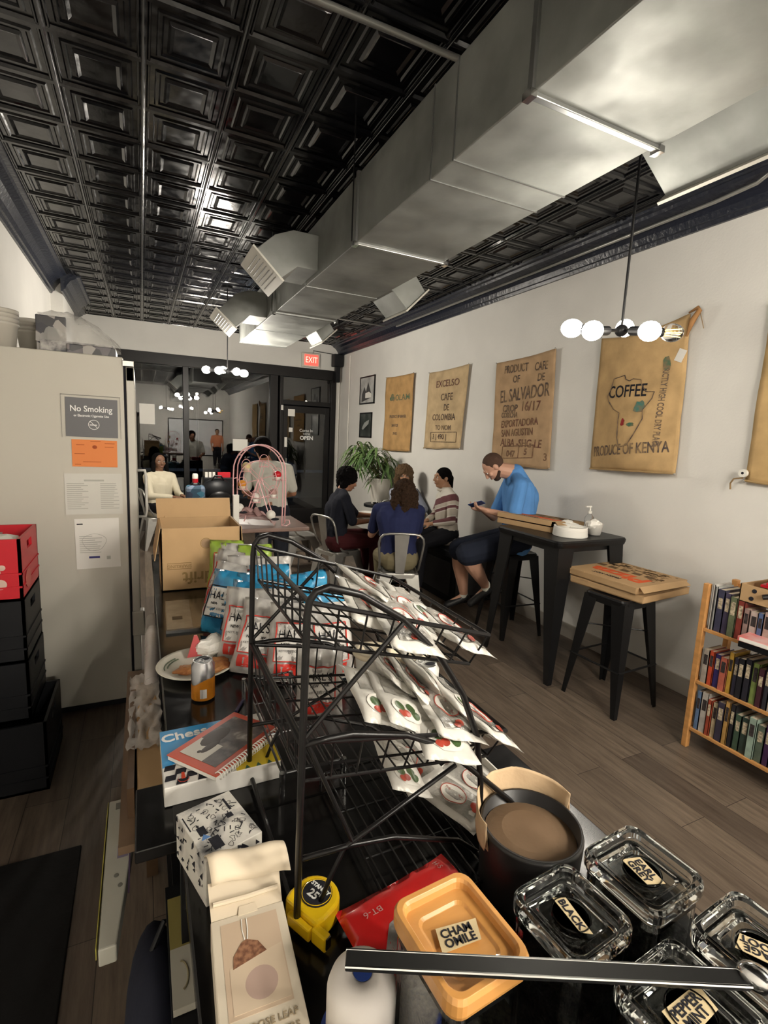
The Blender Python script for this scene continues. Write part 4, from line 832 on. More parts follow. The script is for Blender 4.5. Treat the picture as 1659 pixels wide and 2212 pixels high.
t = thing('notebook', 'yellow and white booklet lying on the open shelf under the counter', 'notebook', (.05, .93, .69)); 
B().box((.028, .82, .685), (.068, 1.05, .70)).build('cover', mat('dull_yellow', (.22, .18, .05), .6), t); B().box((.0275, .815, .686), (.0685, .93, .7008)).build('white_half', mat('card_white', (.4, .38, .32), .6), t); B().tube([(.045 + .012 * sin(a), .90 - .055 * (1 - cos(a)) / 2, .7015) for a in [k * .3 for k in range(11)]], .0018).build('printed_curve', mat('khaki', (.2, .17, .1), .7), t)
tag(B().box((.025, .78, .655), (.30, 1.10, .684)).build('shelf_tray', M_dark), 'dark tray on the open shelf holding the yellow booklet', 'tray')
t = thing('cloth_bag', 'dark cloth bag slumped on the open shelf under the counter', 'bag', (-.02, .95, .48)); B().ell((.0, .98, .48), (.06, .20, .15), nu=20, nv=14).build('bag_body', mat('dark_cloth', (.02, .022, .035), .9, bump=.4, bscale=14), t, smooth=True); B().tube([(-.02, 1.0, .60), (.02, 1.04, .66), (.05, 1.05, .64)], .006).build('strap', M_dark, t)

# far things on the counter
t = thing('cardboard_box', 'big open cardboard carton at the far end of the counter, printed upside down', 'box', (.28, 2.75, CZ))
bx0, bx1, by0, by1, zt = .072, .45, 2.60, 2.93, 1.235
B().box((bx0, by0, CZ), (bx1, by0 + .006, zt)).box((bx0, by1 - .006, CZ), (bx1, by1, zt)).box((bx0, by0, CZ), (bx0 + .006, by1, zt)).box((bx1 - .006, by0, CZ), (bx1, by1, zt)).box((bx0, by0, CZ), (bx1, by1, CZ + .006)).build('carton_wall', M_kraft, t)
fl = B(); fl.hexa([(bx0 - .006, by1, zt), (bx1, by1, zt), (bx1, by1 + .006, zt), (bx0 - .006, by1 + .006, zt)], [(bx0 - .01, by1 + .04, zt + .10), (bx1 + .0, by1 + .04, zt + .10), (bx1, by1 + .046, zt + .10), (bx0 - .01, by1 + .046, zt + .10)])
fl.hexa([(bx0 - .004, by0, zt), (bx0, by0, zt), (bx0, by1, zt), (bx0 - .004, by1, zt)], [(bx0 - .03, by0 + .01, zt - .16), (bx0 - .026, by0 + .01, zt - .16), (bx0 - .026, by1 - .01, zt - .16), (bx0 - .03, by1 - .01, zt - .16)])
fl.hexa([(bx1, by0, zt), (bx1 + .004, by0, zt), (bx1 + .004, by1, zt), (bx1, by1, zt)], [(bx1 + .012, by0 + .01, zt - .13), (bx1 + .016, by0 + .01, zt - .13), (bx1 + .016, by1 - .01, zt - .13), (bx1 + .012, by1 - .01, zt - .13)])
fl.hexa([(bx0 + .03, by1 - .01, zt), (bx0 + .034, by1 - .01, zt), (bx0 + .034, by1, zt), (bx0 + .03, by1, zt)], [(bx0 + .03, by1 - .01, zt + .01), (bx0 + .034, by1 - .01, zt + .01), (bx0 + .034, by1, zt + .01), (bx0 + .03, by1, zt + .01)])
fl.build('flap', M_kraft, t)
fy = by0 - .001
text('spindrift', .085, mat('print_olive', (.26, .17, .07), .8), t, (.31, fy, .985), (-1, 0, 0), (0, 0, -1), 'printed_name', bold=.0015)
text('SPARKLING', .022, mat('print_olive', (.26, .17, .07), .8), t, (.155, fy, 1.045), (-1, 0, 0), (0, 0, -1), 'printed_name'); B().tube([(.10, fy, 1.06), (.21, fy, 1.06), (.21, fy, 1.03), (.10, fy, 1.03)], .0012, 5, True).tube([(.28 + .026 * cos(a), fy, 1.155 + .026 * sin(a)) for a in [k * pi / 12 for k in range(24)]], .0012, 5, True).build('printed_outline', mat('print_olive', (.26, .17, .07), .8), t)
B().lathe([(0, 0), (.023, 0)], (.28, fy - .0005, 1.155), 20, (0, -1, 0)).build('printed_emblem', mat('emblem', (.30, .20, .12), .8), t)
t = thing('magazine', 'faded magazine in a plastic cover lying on the counter before the carton', 'magazine', (.19, 2.23, CZ)); R = Matrix.Rotation(-.03, 3, 'Z')
B().box((.075, 2.04, CZ), (.315, 2.42, CZ + .010), R).build('cover', mat('faded_brown', (.10, .085, .06), .25, var=.5, vscale=7, coat=.6), t); B().box((.078, 2.05, CZ + .0102), (.175, 2.415, CZ + .0106), R, (.195, 2.23, CZ)).build('pale_panel', mat('pale_panel', (.26, .24, .20), .3, var=.3, vscale=20, coat=.6), t); B().box((.10, 2.16, CZ + .0108), (.14, 2.20, CZ + .0112), R, (.195, 2.23, CZ)).build('printed_block', mat('brown_block', (.06, .045, .03), .4), t); B().box((.075, 2.035, CZ), (.318, 2.052, CZ + .012), R, (.195, 2.23, CZ)).build('plastic_edge', M_clear, t)
# plate, can
t = thing('paper_plate', 'used paper plate with pizza crust and napkin behind the orange can', 'plate', (.15, 1.70, CZ)); pc = (.15, 1.70, CZ)
B().lathe([(0, .002), (.085, .002), (.118, .016), (.126, .020), (.124, .023), (.114, .020), (.082, .006), (0, .006)], pc, 40).build('plate_body', mat('plate_paper', (.66, .63, .54), .5), t, smooth=True)
for k in range(2): B().tube([pc[0:2] and (pc[0] + .09 * cos(a) - .01 * k, pc[1] + .085 * sin(a), CZ + .011 + .003 * k) for a in [2.2 + .12 * j for j in range(8 + 2 * k)]], .0022).build('green_band', mat('green_band', (.12, .15, .10), .5), t)
cr = mat('pizza_crust', (.50, .24, .08), .6, var=.5, vscale=25, vcol=(.28, .08, .03), bump=.5)
crumple('pizza crust on the right of the used paper plate', (.215, 1.665, CZ + .022), (.045, .055, .014), 3, 'pizza_crust', cr, 'food'); crumple('small bit of crust at the left of the used paper plate', (.115, 1.665, CZ + .018), (.035, .025, .012), 6, 'pizza_crust', cr, 'food')
crumple('crumpled napkin on the far side of the used paper plate', (.215, 1.78, CZ + .04), (.055, .045, .032), 8)
tag(B().hexa([(.125, 1.76, CZ + .015), (.185, 1.765, CZ + .015), (.175, 1.80, CZ + .015), (.135, 1.80, CZ + .015)], [(.150, 1.78, CZ + .085), (.160, 1.78, CZ + .085), (.160, 1.785, CZ + .085), (.150, 1.785, CZ + .085)]).build('red_wrapper', mat('red_wrap', (.35, .03, .03), .5)), 'pointed red wrapper standing on the used paper plate', 'wrapper')
t = can('open orange and silver drink can on the counter before the paper plate', (.15, 1.495, CZ), .0335, .122, mat('can_silver', (.50, .50, .52), .25, metal=.9), None)
cb = B(); n = 28
ringA = [(.15 + .0339 * cos(2 * pi * k / n), 1.495 + .0339 * sin(2 * pi * k / n), CZ + .006) for k in range(n)]; ringB = [(.15 + .0339 * cos(2 * pi * k / n), 1.495 + .0339 * sin(2 * pi * k / n), CZ + .066 + .012 * cos(2 * pi * k / n) + .004 * sin(6 * pi * k / n)) for k in range(n)]
cb.rings([ringA, ringB], False).build('orange_artwork', mat('can_orange', (.72, .26, .02), .3, metal=.3, var=.3, vscale=12), t, smooth=True)
a0 = 4.35
bc = B(); bc.rings([[(.15 + r * cos(a0 + w_), 1.495 + r * sin(a0 + w_), z) for r, w_, z in ((.0343, 0, CZ + .014), (.0343, .28, CZ + .014), (.0343, .56, CZ + .014), (.0343, .56, CZ + .042), (.0343, .28, CZ + .042), (.0343, 0, CZ + .042))]][:1] + [[(.15 + .0341 * cos(a0 + w_), 1.495 + .0341 * sin(a0 + w_), z) for w_, z in ((0, CZ + .014), (.28, CZ + .014), (.56, CZ + .014), (.56, CZ + .042), (.28, CZ + .042), (0, CZ + .042))]]).build('barcode_label', mat('barcode', (.55, .53, .5), .5, var=.5, vscale=120, stretch=(1, 1, .05)), t)
B().lathe([(0, 0), (.026, 0), (.026, .0015)], (.15, 1.495, CZ + .1175), 24).build('can_top', M_chrome, t); B().ell((.157, 1.502, CZ + .119), (.012, .008, .001)).build('opening', M_ink, t); B().tube([(.145 + .009 * cos(a), 1.488 + .006 * sin(a), CZ + .121) for a in [k * pi / 6 for k in range(12)]], .0014, 6, True).build('pull_tab', M_chrome, t)
# chess set
R = Matrix.Rotation(.01, 3, 'Z'); t = thing('chess_box', 'blue and white boxed chess set under the spiral notebook', 'box', (.15, 1.16, CZ)); cc = (.15, 1.165, CZ)
x0, x1, y0, y1, zt = .025, .275, 1.055, 1.275, CZ + .045
B().box((x0, y0, CZ), (x1, y1, zt), R, cc).build('box_body', mat('box_white', (.62, .60, .56), .4), t, bevel=.002)
F = lambda p: R @ (V(p) - V(cc)) + V(cc)
def pl(b, poly, z, h=.0005): b.hexa([F((x, y, z)) for x, y in poly], [F((x, y, z + h)) for x, y in poly]); return b
pl(B(), [(x0, y0 + .07, ), (x0 + .16, y0 + .12), (x0 + .16, y1), (x0, y1)], zt).build('blue_print', mat('blue_print2', (.03, .26, .55), .4), t)
pl(B(), [(x0 + .15, y0), (x1, y0), (x1, y0 + .14), (x0 + .15, y0 + .10)], zt + .0003).build('yellow_print', mat('yellow_print', (.62, .45, .03), .4), t)
ck = B()
for i in range(7):
    for j in range(4):
        if (i + j) % 2: pl(ck, [(x0 + .002 + .022 * i, y0 + .002 + .018 * j), (x0 + .024 + .022 * i, y0 + .002 + .018 * j), (x0 + .028 + .022 * i, y0 + .020 + .018 * j), (x0 + .006 + .022 * i, y0 + .020 + .018 * j)], zt + .0006)
ck.build('checkerboard', M_ink, t)
text('Chess', .044, MW, t, (x0 + .055, y1 - .035, zt + .0012), (1, .08, 0), (-.08, 1, 0), 'box_title', bold=.001)
pp = B();
for x, y, s_ in ((x0 + .04, y0 + .018, 1), (x0 + .045, y0 + .085, .8), (x0 + .13, y0 + .05, .8)): pp.lathe([(.012 * s_, 0), (.011 * s_, .0006)], F((x, y, zt + .0009)), 14); pl(pp, [(x - .004, y), (x + .004, y), (x + .003, y + .022 * s_), (x - .003, y + .022 * s_)], zt + .001)
pp.build('pictured_pawn', mat('pawn_red', (.50, .05, .02), .4), t)
for k in range(3): pl(B(), [(x0 + .168 + .025 * k, y0 - .0008 + .0), (x0 + .18 + .025 * k, y0), (x0 + .174 + .025 * k, y0 + .012)], zt + .0008).build('printed_icon', mat('icon_green', (.05, .12, .08), .5), t)
# spiral notebook
an = radians(37); R = Matrix.Rotation(an, 3, 'Z') @ Matrix.Rotation(-.02, 3, 'X'); c0 = V((.167, 1.153, CZ + .055)); t = thing('spiral_notebook', 'red-bordered spiral notebook with a black and white cover photo', 'notebook', tuple(c0))
NB = lambda p: R @ V(p) + c0
def nb(b, a, c): b.box(a, c); [setattr(v, 'co', NB(v.co)) for v in b.bm.verts]; return b
nb(B(), (-.105, -.075, -.006), (.105, .075, .004)).build('pages', M_paper, t); nb(B(), (-.107, -.077, .004), (.107, .077, .0065)).build('cover', mat('cover_red', (.48, .07, .035), .4), t, bevel=.001)
nb(B(), (-.085, -.052, .0066), (.090, .060, .0069)).build('cover_photo', mat_pattern('bw_photo', [(.50, .47, .42), (.10, .08, .075), (.03, .025, .025), (.16, .13, .12)], 16, .45, 'noise'), t)
nb(B(), (-.085, -.01, .00695), (-.02, .060, .0071)).build('photo_sky', mat('photo_sky', (.55, .52, .46), .5), t)
pbl = B().ell((-.0, .035, .0070), (.045, .022, .0006)).ell((-.035, .015, .0070), (.03, .010, .0006)).ell((-.062, .022, .0070), (.006, .005, .0006)); [setattr(v, 'co', NB(v.co)) for v in pbl.bm.verts]; pbl.build('photo_figure', mat('photo_dark', (.04, .028, .025), .5), t)
sp = B()
for k in range(26):
    x = -.10 + .008 * k; sp.tube([NB((x + .001 * j, -.074 + .009 * cos(a), .001 + .010 * sin(a))) for j, a in enumerate([i * pi / 5 for i in range(10)])], .0013, 5, True)
sp.build('spiral_binding', M_white, t)
tag(B().cyl((.225, 1.37, CZ + .006), (.262, 1.44, CZ + .006), .0045).build('pen_barrel', mat('pen', (.02, .02, .06), .3)), 'dark pen with a silver tip lying beyond the spiral notebook', 'pen')
# black-and-white cube box
an = radians(16.5); R = Matrix.Rotation(an, 3, 'Z'); c0 = V((.111, .862, CZ)); t = thing('game_box', 'small cube-shaped box covered in black and white comic drawings', 'box', tuple(c0))
G = lambda p: R @ V(p) + c0
g = B().box((-.052, -.068, 0), (.052, .068, .088)); [setattr(v, 'co', G(v.co)) for v in g.bm.verts]; g.build('box_body', mat_pattern('comic', [(.50, .48, .43), (.56, .54, .48), (.58, .55, .50), (.30, .29, .27), (.05, .05, .05)], 17, .45, 'noise'), t, bevel=.0015)
random.seed(31)
ar = B()
for k in range(80):
    x, y = random.uniform(-.045, .045), random.uniform(-.06, .06)
    if random.random() < .25: ar.tube([G((x + .005 * cos(a) * random.uniform(.3, 1.5), y + .006 * sin(a) * random.uniform(.4, 1.4), .0885)) for a in [j * pi / 4 for j in range(8)]], .00035, 4, True)
    else: q = G((x, y, .0883)); l = random.uniform(.003, .012); ar.box(q, q + V((l, .0016, .0004)), Matrix.Rotation(random.uniform(0, 3), 3, 'Z'))
for (x, y, w_, h) in ((-.038, -.012, .014, .022), (-.030, -.055, .018, .030), (.018, .0, .012, .012), (.030, .018, .004, .035), (-.048, .01, .002, .04)): q = B(); ar.hexa([G(p) for p in ((x, y, .0881), (x + w_, y, .0881), (x + w_, y + h, .0881), (x, y + h, .0881))], [G(p) for p in ((x, y, .0886), (x + w_, y, .0886), (x + w_, y + h, .0886), (x, y + h, .0886))])
for k in range(30):
    y, z = random.uniform(-.06, .06), random.uniform(.01, .08); q = [G((-.0525, y, z)), G((-.0525, y + random.uniform(.003, .012), z)), G((-.0525, y, z + random.uniform(.004, .014)))]; ar.prism(q, R @ V((-.0004, 0, 0)))
    x, z = random.uniform(-.045, .045), random.uniform(.01, .08); q = [G((x, -.0685, z)), G((x + random.uniform(.003, .014), -.0685, z)), G((x, -.0685, z + random.uniform(.004, .018)))]; ar.prism(q, R @ V((0, -.0004, 0)))
ar.build('comic_drawing', M_ink, t); q = B(); q.hexa([G(p) for p in ((-.04, -.022, .0881), (-.024, -.022, .0881), (-.032, -.010, .0881))], [G(p) for p in ((-.04, -.022, .0888), (-.024, -.022, .0888), (-.032, -.010, .0888))]); q.build('blue_triangle', mat('tri_blue', (.07, .16, .35), .5), t)
# tape measure
c0 = V((.243, .695, CZ)); R = Matrix.Rotation(radians(-62), 3, 'Z'); t = thing('tape_measure', 'yellow tape measure with a round black 25-foot badge', 'tape measure', tuple(c0)); G = lambda p: R @ V(p) + c0
yl = mat('tape_yellow', (.80, .52, .01), .28, coat=.4); P = [(-.036, -.034), (.036, -.034), (.040, -.02)] + [(.040 * cos(a), .004 + .036 * sin(a)) for a in [k * pi / 14 for k in range(15)]] + [(-.040, -.02)]
g = B().prism([(x, y, .004) for x, y in P], (0, 0, .038)); [setattr(v, 'co', G(v.co)) for v in g.bm.verts]; g.build('case', yl, t, bevel=.005)
g = B().box((.030, -.040, .008), (.060, -.026, .034)).box((-.02, -.045, .010), (.03, -.034, .032)); [setattr(v, 'co', G(v.co)) for v in g.bm.verts]; g.build('nose_grip', yl, t, bevel=.003)
g = B().box((.058, -.038, .014), (.062, -.028, .032)); [setattr(v, 'co', G(v.co)) for v in g.bm.verts]; g.build('tape_hook', M_chrome, t)
B().cyl(G((0, .004, .042)), G((0, .004, .0445)), .026, n=32).build('round_badge', M_ink, t); B().tube([G((.0245 * cos(a), .004 + .0245 * sin(a), .0447)) for a in [k * pi / 16 for k in range(32)]], .0006, 5, True).build('badge_ring', yl, t)
text('STANLEY', .0095, MW, t, G((0, .013, .0450)), R @ V((1, 0, 0)), R @ V((0, 1, 0)), bold=.0003); text("25'", .019, MW, t, G((0, -.003, .0450)), R @ V((1, 0, 0)), R @ V((0, 1, 0)), bold=.0004)
# tea filter carton
R = Matrix.Rotation(radians(-3), 3, 'Z') @ Matrix.Rotation(radians(2), 3, 'X'); c0 = V((.128, .60, CZ)); t = thing('tea_filter_carton', 'open cream carton of loose leaf tea filters at the bottom left', 'box', tuple(c0)); G = lambda p: R @ V(p) + c0
def gb(b): [setattr(v, 'co', G(v.co)) for v in b.bm.verts]; return b
gb(B().box((-.055, -.13, .002), (.055, .10, .052))).build('carton_body', mat('carton_cream', (.60, .53, .42), .5), t, bevel=.002)
gb(B().box((-.042, -.045, .0522), (.042, .088, .0526))).build('printed_photo', mat('photo_tan', (.52, .40, .29), .4), t); gb(B().prism([(-.035, .02, .0527), (.040, .035, .0527), (.040, -.04, .0527), (-.035, -.04, .0527)], (0, 0, .0004))).build('printed_pouch', mat('pouch_tan', (.56, .45, .33), .4), t)
gb(B().prism([(-.030, .018, .0532), (-.028, .035, .0532), (-.015, .052, .0532), (-.008, .055, .0532), (.008, .048, .0532), (.018, .030, .0532)], (0, 0, .0004))).build('pictured_tea_leaves', mat('tea_print', (.12, .05, .03), .5, var=.7, vscale=150, vcol=(.32, .16, .09)), t)
gb(B().tube([(-.010, .055, .0534), (-.012, .07, .0534), (-.011, .088, .0534)], .0008).tube([(-.006, .055, .0534), (-.004, .07, .0534), (-.004, .088, .0534)], .0008)).build('pictured_string', M_paper, t); gb(B().lathe([(0, 0), (.022, 0)], (.005, -.01, .0532), 24)).build('printed_shade', mat('mauve', (.42, .30, .25), .5), t)
tx = lambda s, y, sz: text(s, sz, mat('gold_ink', (.28, .22, .14), .6), t, G((.01, y, .0530)), R @ V((1, 0, 0)), R @ V((0, 1, 0)), 'printed_word')
tx('LOOSE LEAF', -.060, .0125); tx('TEA FILTERS', -.076, .0125); tx('100 PAPER BAGS', -.092, .006)
gb(B().hexa([(-.054, .098, .05), (.054, .098, .05), (.054, .10, .051), (-.054, .10, .051)], [(-.056, .150, .066), (.058, .150, .066), (.058, .152, .068), (-.056, .152, .068)])).build('top_flap', M_cream, t)
def flapf(u, v): a = u; return G((-.060 + .125 * v + .01 * (1 - u), .145 + .050 * u - .012 * v * v, .068 + .030 * sin(pi * min(1, u * .9)) + .003 * sin(9 * v)))
B().grid(flapf, 8, 10).build('tuck_flap', M_cream, t, smooth=True, solid=.0015); gb(B().tube([(-.050, .118, .062), (.0, .116, .062), (.050, .118, .062)], .004)).build('fold', M_cream, t)
gb(B().hexa([(-.015, .095, .0525), (.015, .095, .0525), (.012, .108, .0545), (-.012, .108, .0545)], [(-.015, .095, .0535), (.015, .095, .0535), (.012, .108, .0555), (-.012, .108, .0555)])).build('thumb_tab', M_cream, t)
# roll with blue core
t = thing('paper_roll', 'white rounded roll with a blue centre at the bottom edge', 'roll', (.245, .50, CZ)); c = (.245, .505, CZ)
B().lathe([(.046, 0), (.046, .085), (.042, .098), (.030, .106), (.014, .108), (.014, .107), (0, .107)], c, 40).build('roll_body', mat('roll_white', (.66, .62, .58), .6), t, smooth=True); B().lathe([(0, 0), (.0125, 0), (.0125, .0012), (0, .0012)], (.245, .505, CZ + .1075), 24).build('blue_core', mat('core_blue', (.01, .03, .16), .4), t)
B().lathe([(.052, 0), (.054, .012), (.047, .014)], c, 32).build('blue_tray', mat('tray_blue', (.02, .06, .35), .3), t)
# red packet and pink packet
def pouch(L, W, T, m, name='pouch_body', parent=None, M=None, seed=0, nu=16, nv=10, crimp=.07):
    M = M or Matrix.Identity(4); b = B()
    def prof(u, v):
        a = max(0, 1 - abs(2 * u - 1) ** 3.2) ; c = max(0, 1 - abs(2 * v - 1) ** 2.6) ** .6
        return T / 2 * a * c
    def f(sg):
        def g(u, v):
            x = (u - .5) * L; y = (v - .5) * W * (1 - .06 * sin(pi * u)); z = sg * prof(u, v)
            n = mnoise.noise(V((u * 5 + seed * 7, v * 5, sg * 3))) * T * .35 * (1 if 0 < u < 1 else .3) * sin(pi * min(max(v, .03), .97))
            zz = (mnoise.noise(V((u * 3, v * 2 + seed * 3, 9)))) * T * .3
            return M @ V((x, y, z + n * (sg) + zz))
        return g
    b.grid(f(1), nu, nv); b.grid(f(-1), nu, nv); bmesh.ops.remove_doubles(b.bm, verts=b.bm.verts, dist=.0004)
    return b.build(name, m, parent, smooth=True)
def on_pouch(L, W, T, M, seed):   # maps local (x,y) onto the upper face
    def g(q):
        u, v = q.x / L + .5, q.y / W + .5; a = max(0, 1 - abs(2 * u - 1) ** 3.2); c = max(0, 1 - abs(2 * v - 1) ** 2.6) ** .6
        n = mnoise.noise(V((u * 5 + seed * 7, v * 5, 3))) * T * .35 * sin(pi * min(max(v, .03), .97)); zz = mnoise.noise(V((u * 3, v * 2 + seed * 3, 9))) * T * .3
        return M @ V((q.x, q.y * (1 - .06 * sin(pi * u)), T / 2 * a * c + n + zz + .0012))
    return g
def ppatch(g, poly, m, parent, name):
    b = B(); P = []
    for i in range(len(poly)):
        a, c = V((*poly[i], 0)), V((*poly[(i + 1) % len(poly)], 0)); n = max(1, int((c - a).length / .012))
        P += [a.lerp(c, k / n) for k in range(n)]
    cen = sum(P, V((0, 0, 0))) / len(P); loops = [[b.bm.verts.new(g(cen.lerp(p, s_))) for p in P] for s_ in (1, .66, .33)]
    for A, C in zip(loops, loops[1:]):
        for i in range(len(P)): j = (i + 1) % len(P); b.bm.faces.new((A[i], A[j], C[j], C[i]))
    b.bm.faces.new(loops[-1]); return b.build(name, m, parent, smooth=True)
circ = lambda x, y, rx, ry, n=18: [(x + rx * cos(2 * pi * k / n), y + ry * sin(2 * pi * k / n)) for k in range(n)]
M4 = Matrix.Translation((.385, .605, CZ + .03)) @ Matrix.Rotation(.10, 4, 'Z') @ Matrix.Rotation(-.06, 4, 'Y')
t = thing('red_packet', 'red foil packet marked BT-6 tucked under the orange-lidded jar', 'packet', (.37, .6, CZ + .03)); g = on_pouch(.22, .15, .03, M4, 2)
pouch(.22, .15, .03, mat('foil_red', (.55, .015, .015), .25, coat=.6), 'foil_body', t, M4, 2); ppatch(g, [(-.07, -.07), (.08, -.07), (.08, .0), (.02, .02), (-.05, .0), (-.075, -.03)], mat_pattern('grey_foil', [(.07, .065, .06), (.13, .12, .11), (.35, .32, .3), (.4, .04, .03)], 28, .3, 'noise', .4), t, 'printed_artwork')
text('BT-6', .017, mat('pale_red', (.7, .5, .45), .5), t, (-.06, .036, 0), (-1, 0, 0), (0, -1, 0), 'printed_code', fn=g); text('H-5', .015, mat('pale_red', (.7, .5, .45), .5), t, (.085, .055, 0), (0, -1, 0), (1, 0, 0), 'printed_code', fn=g)
M4 = Matrix.Translation((.315, .47, CZ + .05)) @ Matrix.Rotation(1.45, 4, 'Z') @ Matrix.Rotation(1.1, 4, 'X'); t = thing('pink_packet', 'crumpled pink and clear packet squeezed against the orange-lidded jar', 'packet', (.31, .47, CZ)); pouch(.13, .08, .02, mat('pink_foil', (.55, .22, .20), .2, coat=.6, var=.5, vscale=18, vcol=(.6, .5, .48), bump=.6, bscale=40), 'packet_body', t, M4, 4)

# black canister with kraft liner
t = thing('canister', 'round black canister lined with a folded-over brown paper bag', 'bin', (.625, .61, CZ)); c = (.612, .600, CZ)
B().lathe([(0, 0), (.078, 0), (.084, .01), (.090, .125), (.088, .132), (.083, .132), (.078, .02), (0, .02)], c, 40).build('canister_body', mat('canister_black', (.014, .013, .013), .4), t, smooth=True)
lb = B()
def liner(u, v):
    a = .05 + (pi - .1) * u; rr = (.097 + .005 * mnoise.noise(V((u * 9, v * 3, 1))) if v > .35 else .080 + .017 * v / .35)
    if v <= .35: z = .06 + .09 * v / .35
    elif v <= .55: z = .150 + .006 * sin(pi * (v - .35) / .2)
    else: z = .150 - .045 * (v - .55) / .45
    z += .008 * mnoise.noise(V((u * 6, 2, v * 2))) + .016 * sin(pi * u) * (v > .3)
    return V(c) + V((rr * cos(a), rr * sin(a), z))
lb.grid(liner, 30, 14).build('paper_liner', mat('liner_paper', (.50, .36, .22), .8, bump=.4, bscale=18), t, smooth=True, solid=.001)
B().lathe([(0, .118), (.05, .116), (.080, .108)], c, 30).build('liner_base', mat('liner_dark', (.17, .11, .065), .8, bump=.5, bscale=14), t)
# jars
def rr(h, k, r, z, c, n=5, R=None):
    P = rsq(1, r / h, 0, n); out = []
    for p in P:
        q = V((p[0] * h, p[1] * h * k, z)); q = (R @ q if R else q) + V(c); out.append(q)
    return out
def jar(label, c, h, rz, words, lidm=M_jar, k=1.0, top=.20, tea=(.05, .035, .02), wang=0., frac=.55):
    R = Matrix.Rotation(rz, 3, 'Z'); t = thing('glass_jar', label, 'jar', c, 'square lidded tea jars')
    q = lambda s_, z, r=.018: rr(h * s_, k, r * s_, z, c, 5, R)
    B().rings([q(.86, 0), q(.92, .004), q(.94, .02), q(.94, top - .04), q(.90, top - .03), q(.90, top - .028), q(.84, top - .028), q(.84, .014), q(.80, .010)]).build('jar_body', M_jar, t, smooth=False)
    B().rings([q(.82, .012), q(.825, top * frac), q(.4, top * frac + .006), ]).build('loose_tea', mat('tea_%d' % int(tea[0] * 1000), tea, .9, var=.6, vscale=180, bump=1, bscale=200), t)
    l = B().rings([q(.78, top - .040), q(.80, top - .027), q(1.0, top - .026), q(1.02, top - .020), q(1.02, top - .006), q(.98, top), q(.88, top), q(.84, top - .004), q(.82, top - .012), q(.62, top - .013), q(.56, top - .016)]).build('jar_lid', lidm, t, bevel=.0015)
    if lidm is M_jar:
        B().lathe([(h * .46, top - .0128), (h * .44, top - .009), (h * .42, top - .0128)], c, 28).build('lid_ring', M_jar, l, smooth=True)
    Wm = mat('masking_tape', (.55, .44, .26), .7, var=.15, vscale=30); Rw = Matrix.Rotation(rz + wang, 3, 'Z'); C = V(c)
    n = len(words); w_ = max(len(x) for x in words) * .0095 * h / .06 + .011; hh = .0118 * n * h / .06 + .005; zt = top - .0115
    lp = [(-w_ / 2, -hh / 2), (w_ / 2 - .004, -hh / 2 + .002), (w_ / 2 + .003, hh / 2), (-w_ / 2 + .005, hh / 2 + .002)]
    lo = B(); lo.hexa([C + Rw @ V((x, y, zt)) for x, y in lp], [C + Rw @ V((x, y, zt + .0006)) for x, y in lp]); lo = lo.build('tape_label', Wm, l)
    for i, s_ in enumerate(words): text(s_, .0150 * h / .06, M_ink, lo, C + Rw @ V((0, ((n - 1) / 2 - i) * .0124 * h / .06, zt + .0009)), Rw @ V((1, 0, 0)), Rw @ V((0, 1, 0)), 'handwriting', bold=.0002)
    return t
M_olid = mat('orange_lid', (.56, .27, .075), .35, var=.12, vscale=14, stretch=(1, 5, 1), coat=.3)
jar('glass jar with an orange-tan lid labelled CHAMOMILE', (.343, .437, CZ), .060, radians(4), ['CHAM', 'OMILE'], M_olid, k=1.15, wang=radians(-10), tea=(.35, .26, .13))
jar('square glass jar labelled BLACK right of the orange lid', (.497, .402, CZ), .0565, radians(5), ['BLACK'], wang=radians(-100), tea=(.13, .10, .08))
jar('square glass jar labelled EARL GREY, farthest of the clear jars', (.648, .412, CZ), .0605, radians(4), ['EARL', 'GREY'], wang=radians(-100), tea=(.16, .14, .11))
jar('square glass jar labelled SAGE at the right edge of the photo', (.682, .272, CZ), .0585, radians(4), ['SAGE', 'ROOT'], wang=radians(120), tea=(.22, .22, .15))
jar('square glass jar labelled PEPPER MINT at the bottom right corner', (.532, .262, CZ), .060, radians(4), ['PEPPER', 'MINT'], wang=radians(0), tea=(.16, .17, .10))
t = thing('steel_scoop', 'long dark steel scoop handle with a chrome knob laid across the jar lids', 'scoop', (.40, .35, 1.13))
a, c = V((.193, .443, 1.134)), V((.60, .247, 1.130)); d = (c - a).normalized(); sd = V((-d.y, d.x, 0)) * .0095
B().hexa([a - sd, c - sd, c + sd, a + sd], [a - sd + V((0, 0, .008)), c - sd + V((0, 0, .008)), c + sd + V((0, 0, .008)), a + sd + V((0, 0, .008))]).build('handle', mat('dark_steel', (.10, .10, .10), .22, metal=.9), t, bevel=.0015)
for s_ in (-1, 1): B().cyl(a + sd * s_ + V((0, 0, .007)), c + sd * s_ + V((0, 0, .007)), .0016, n=6).build('edge_bead', M_chrome, t)
B().ell(c + d * .012 + V((0, 0, .008)), (.014, .020, .014), Matrix.Rotation(.5, 3, 'Z')).ell(c + d * .028 + V((.004, -.012, .012)), (.010, .013, .010)).build('chrome_knob', M_chrome, t, smooth=True)
t = thing('price_strip', 'white plastic edge strip standing along the right side of the counter', 'strip', (.74, .84, CZ)); B().box((.715, .70, CZ + .001), (.748, .99, CZ + .012)).box((.744, .70, CZ + .001), (.748, .99, CZ + .03)).build('strip_body', M_white, t, bevel=.001)

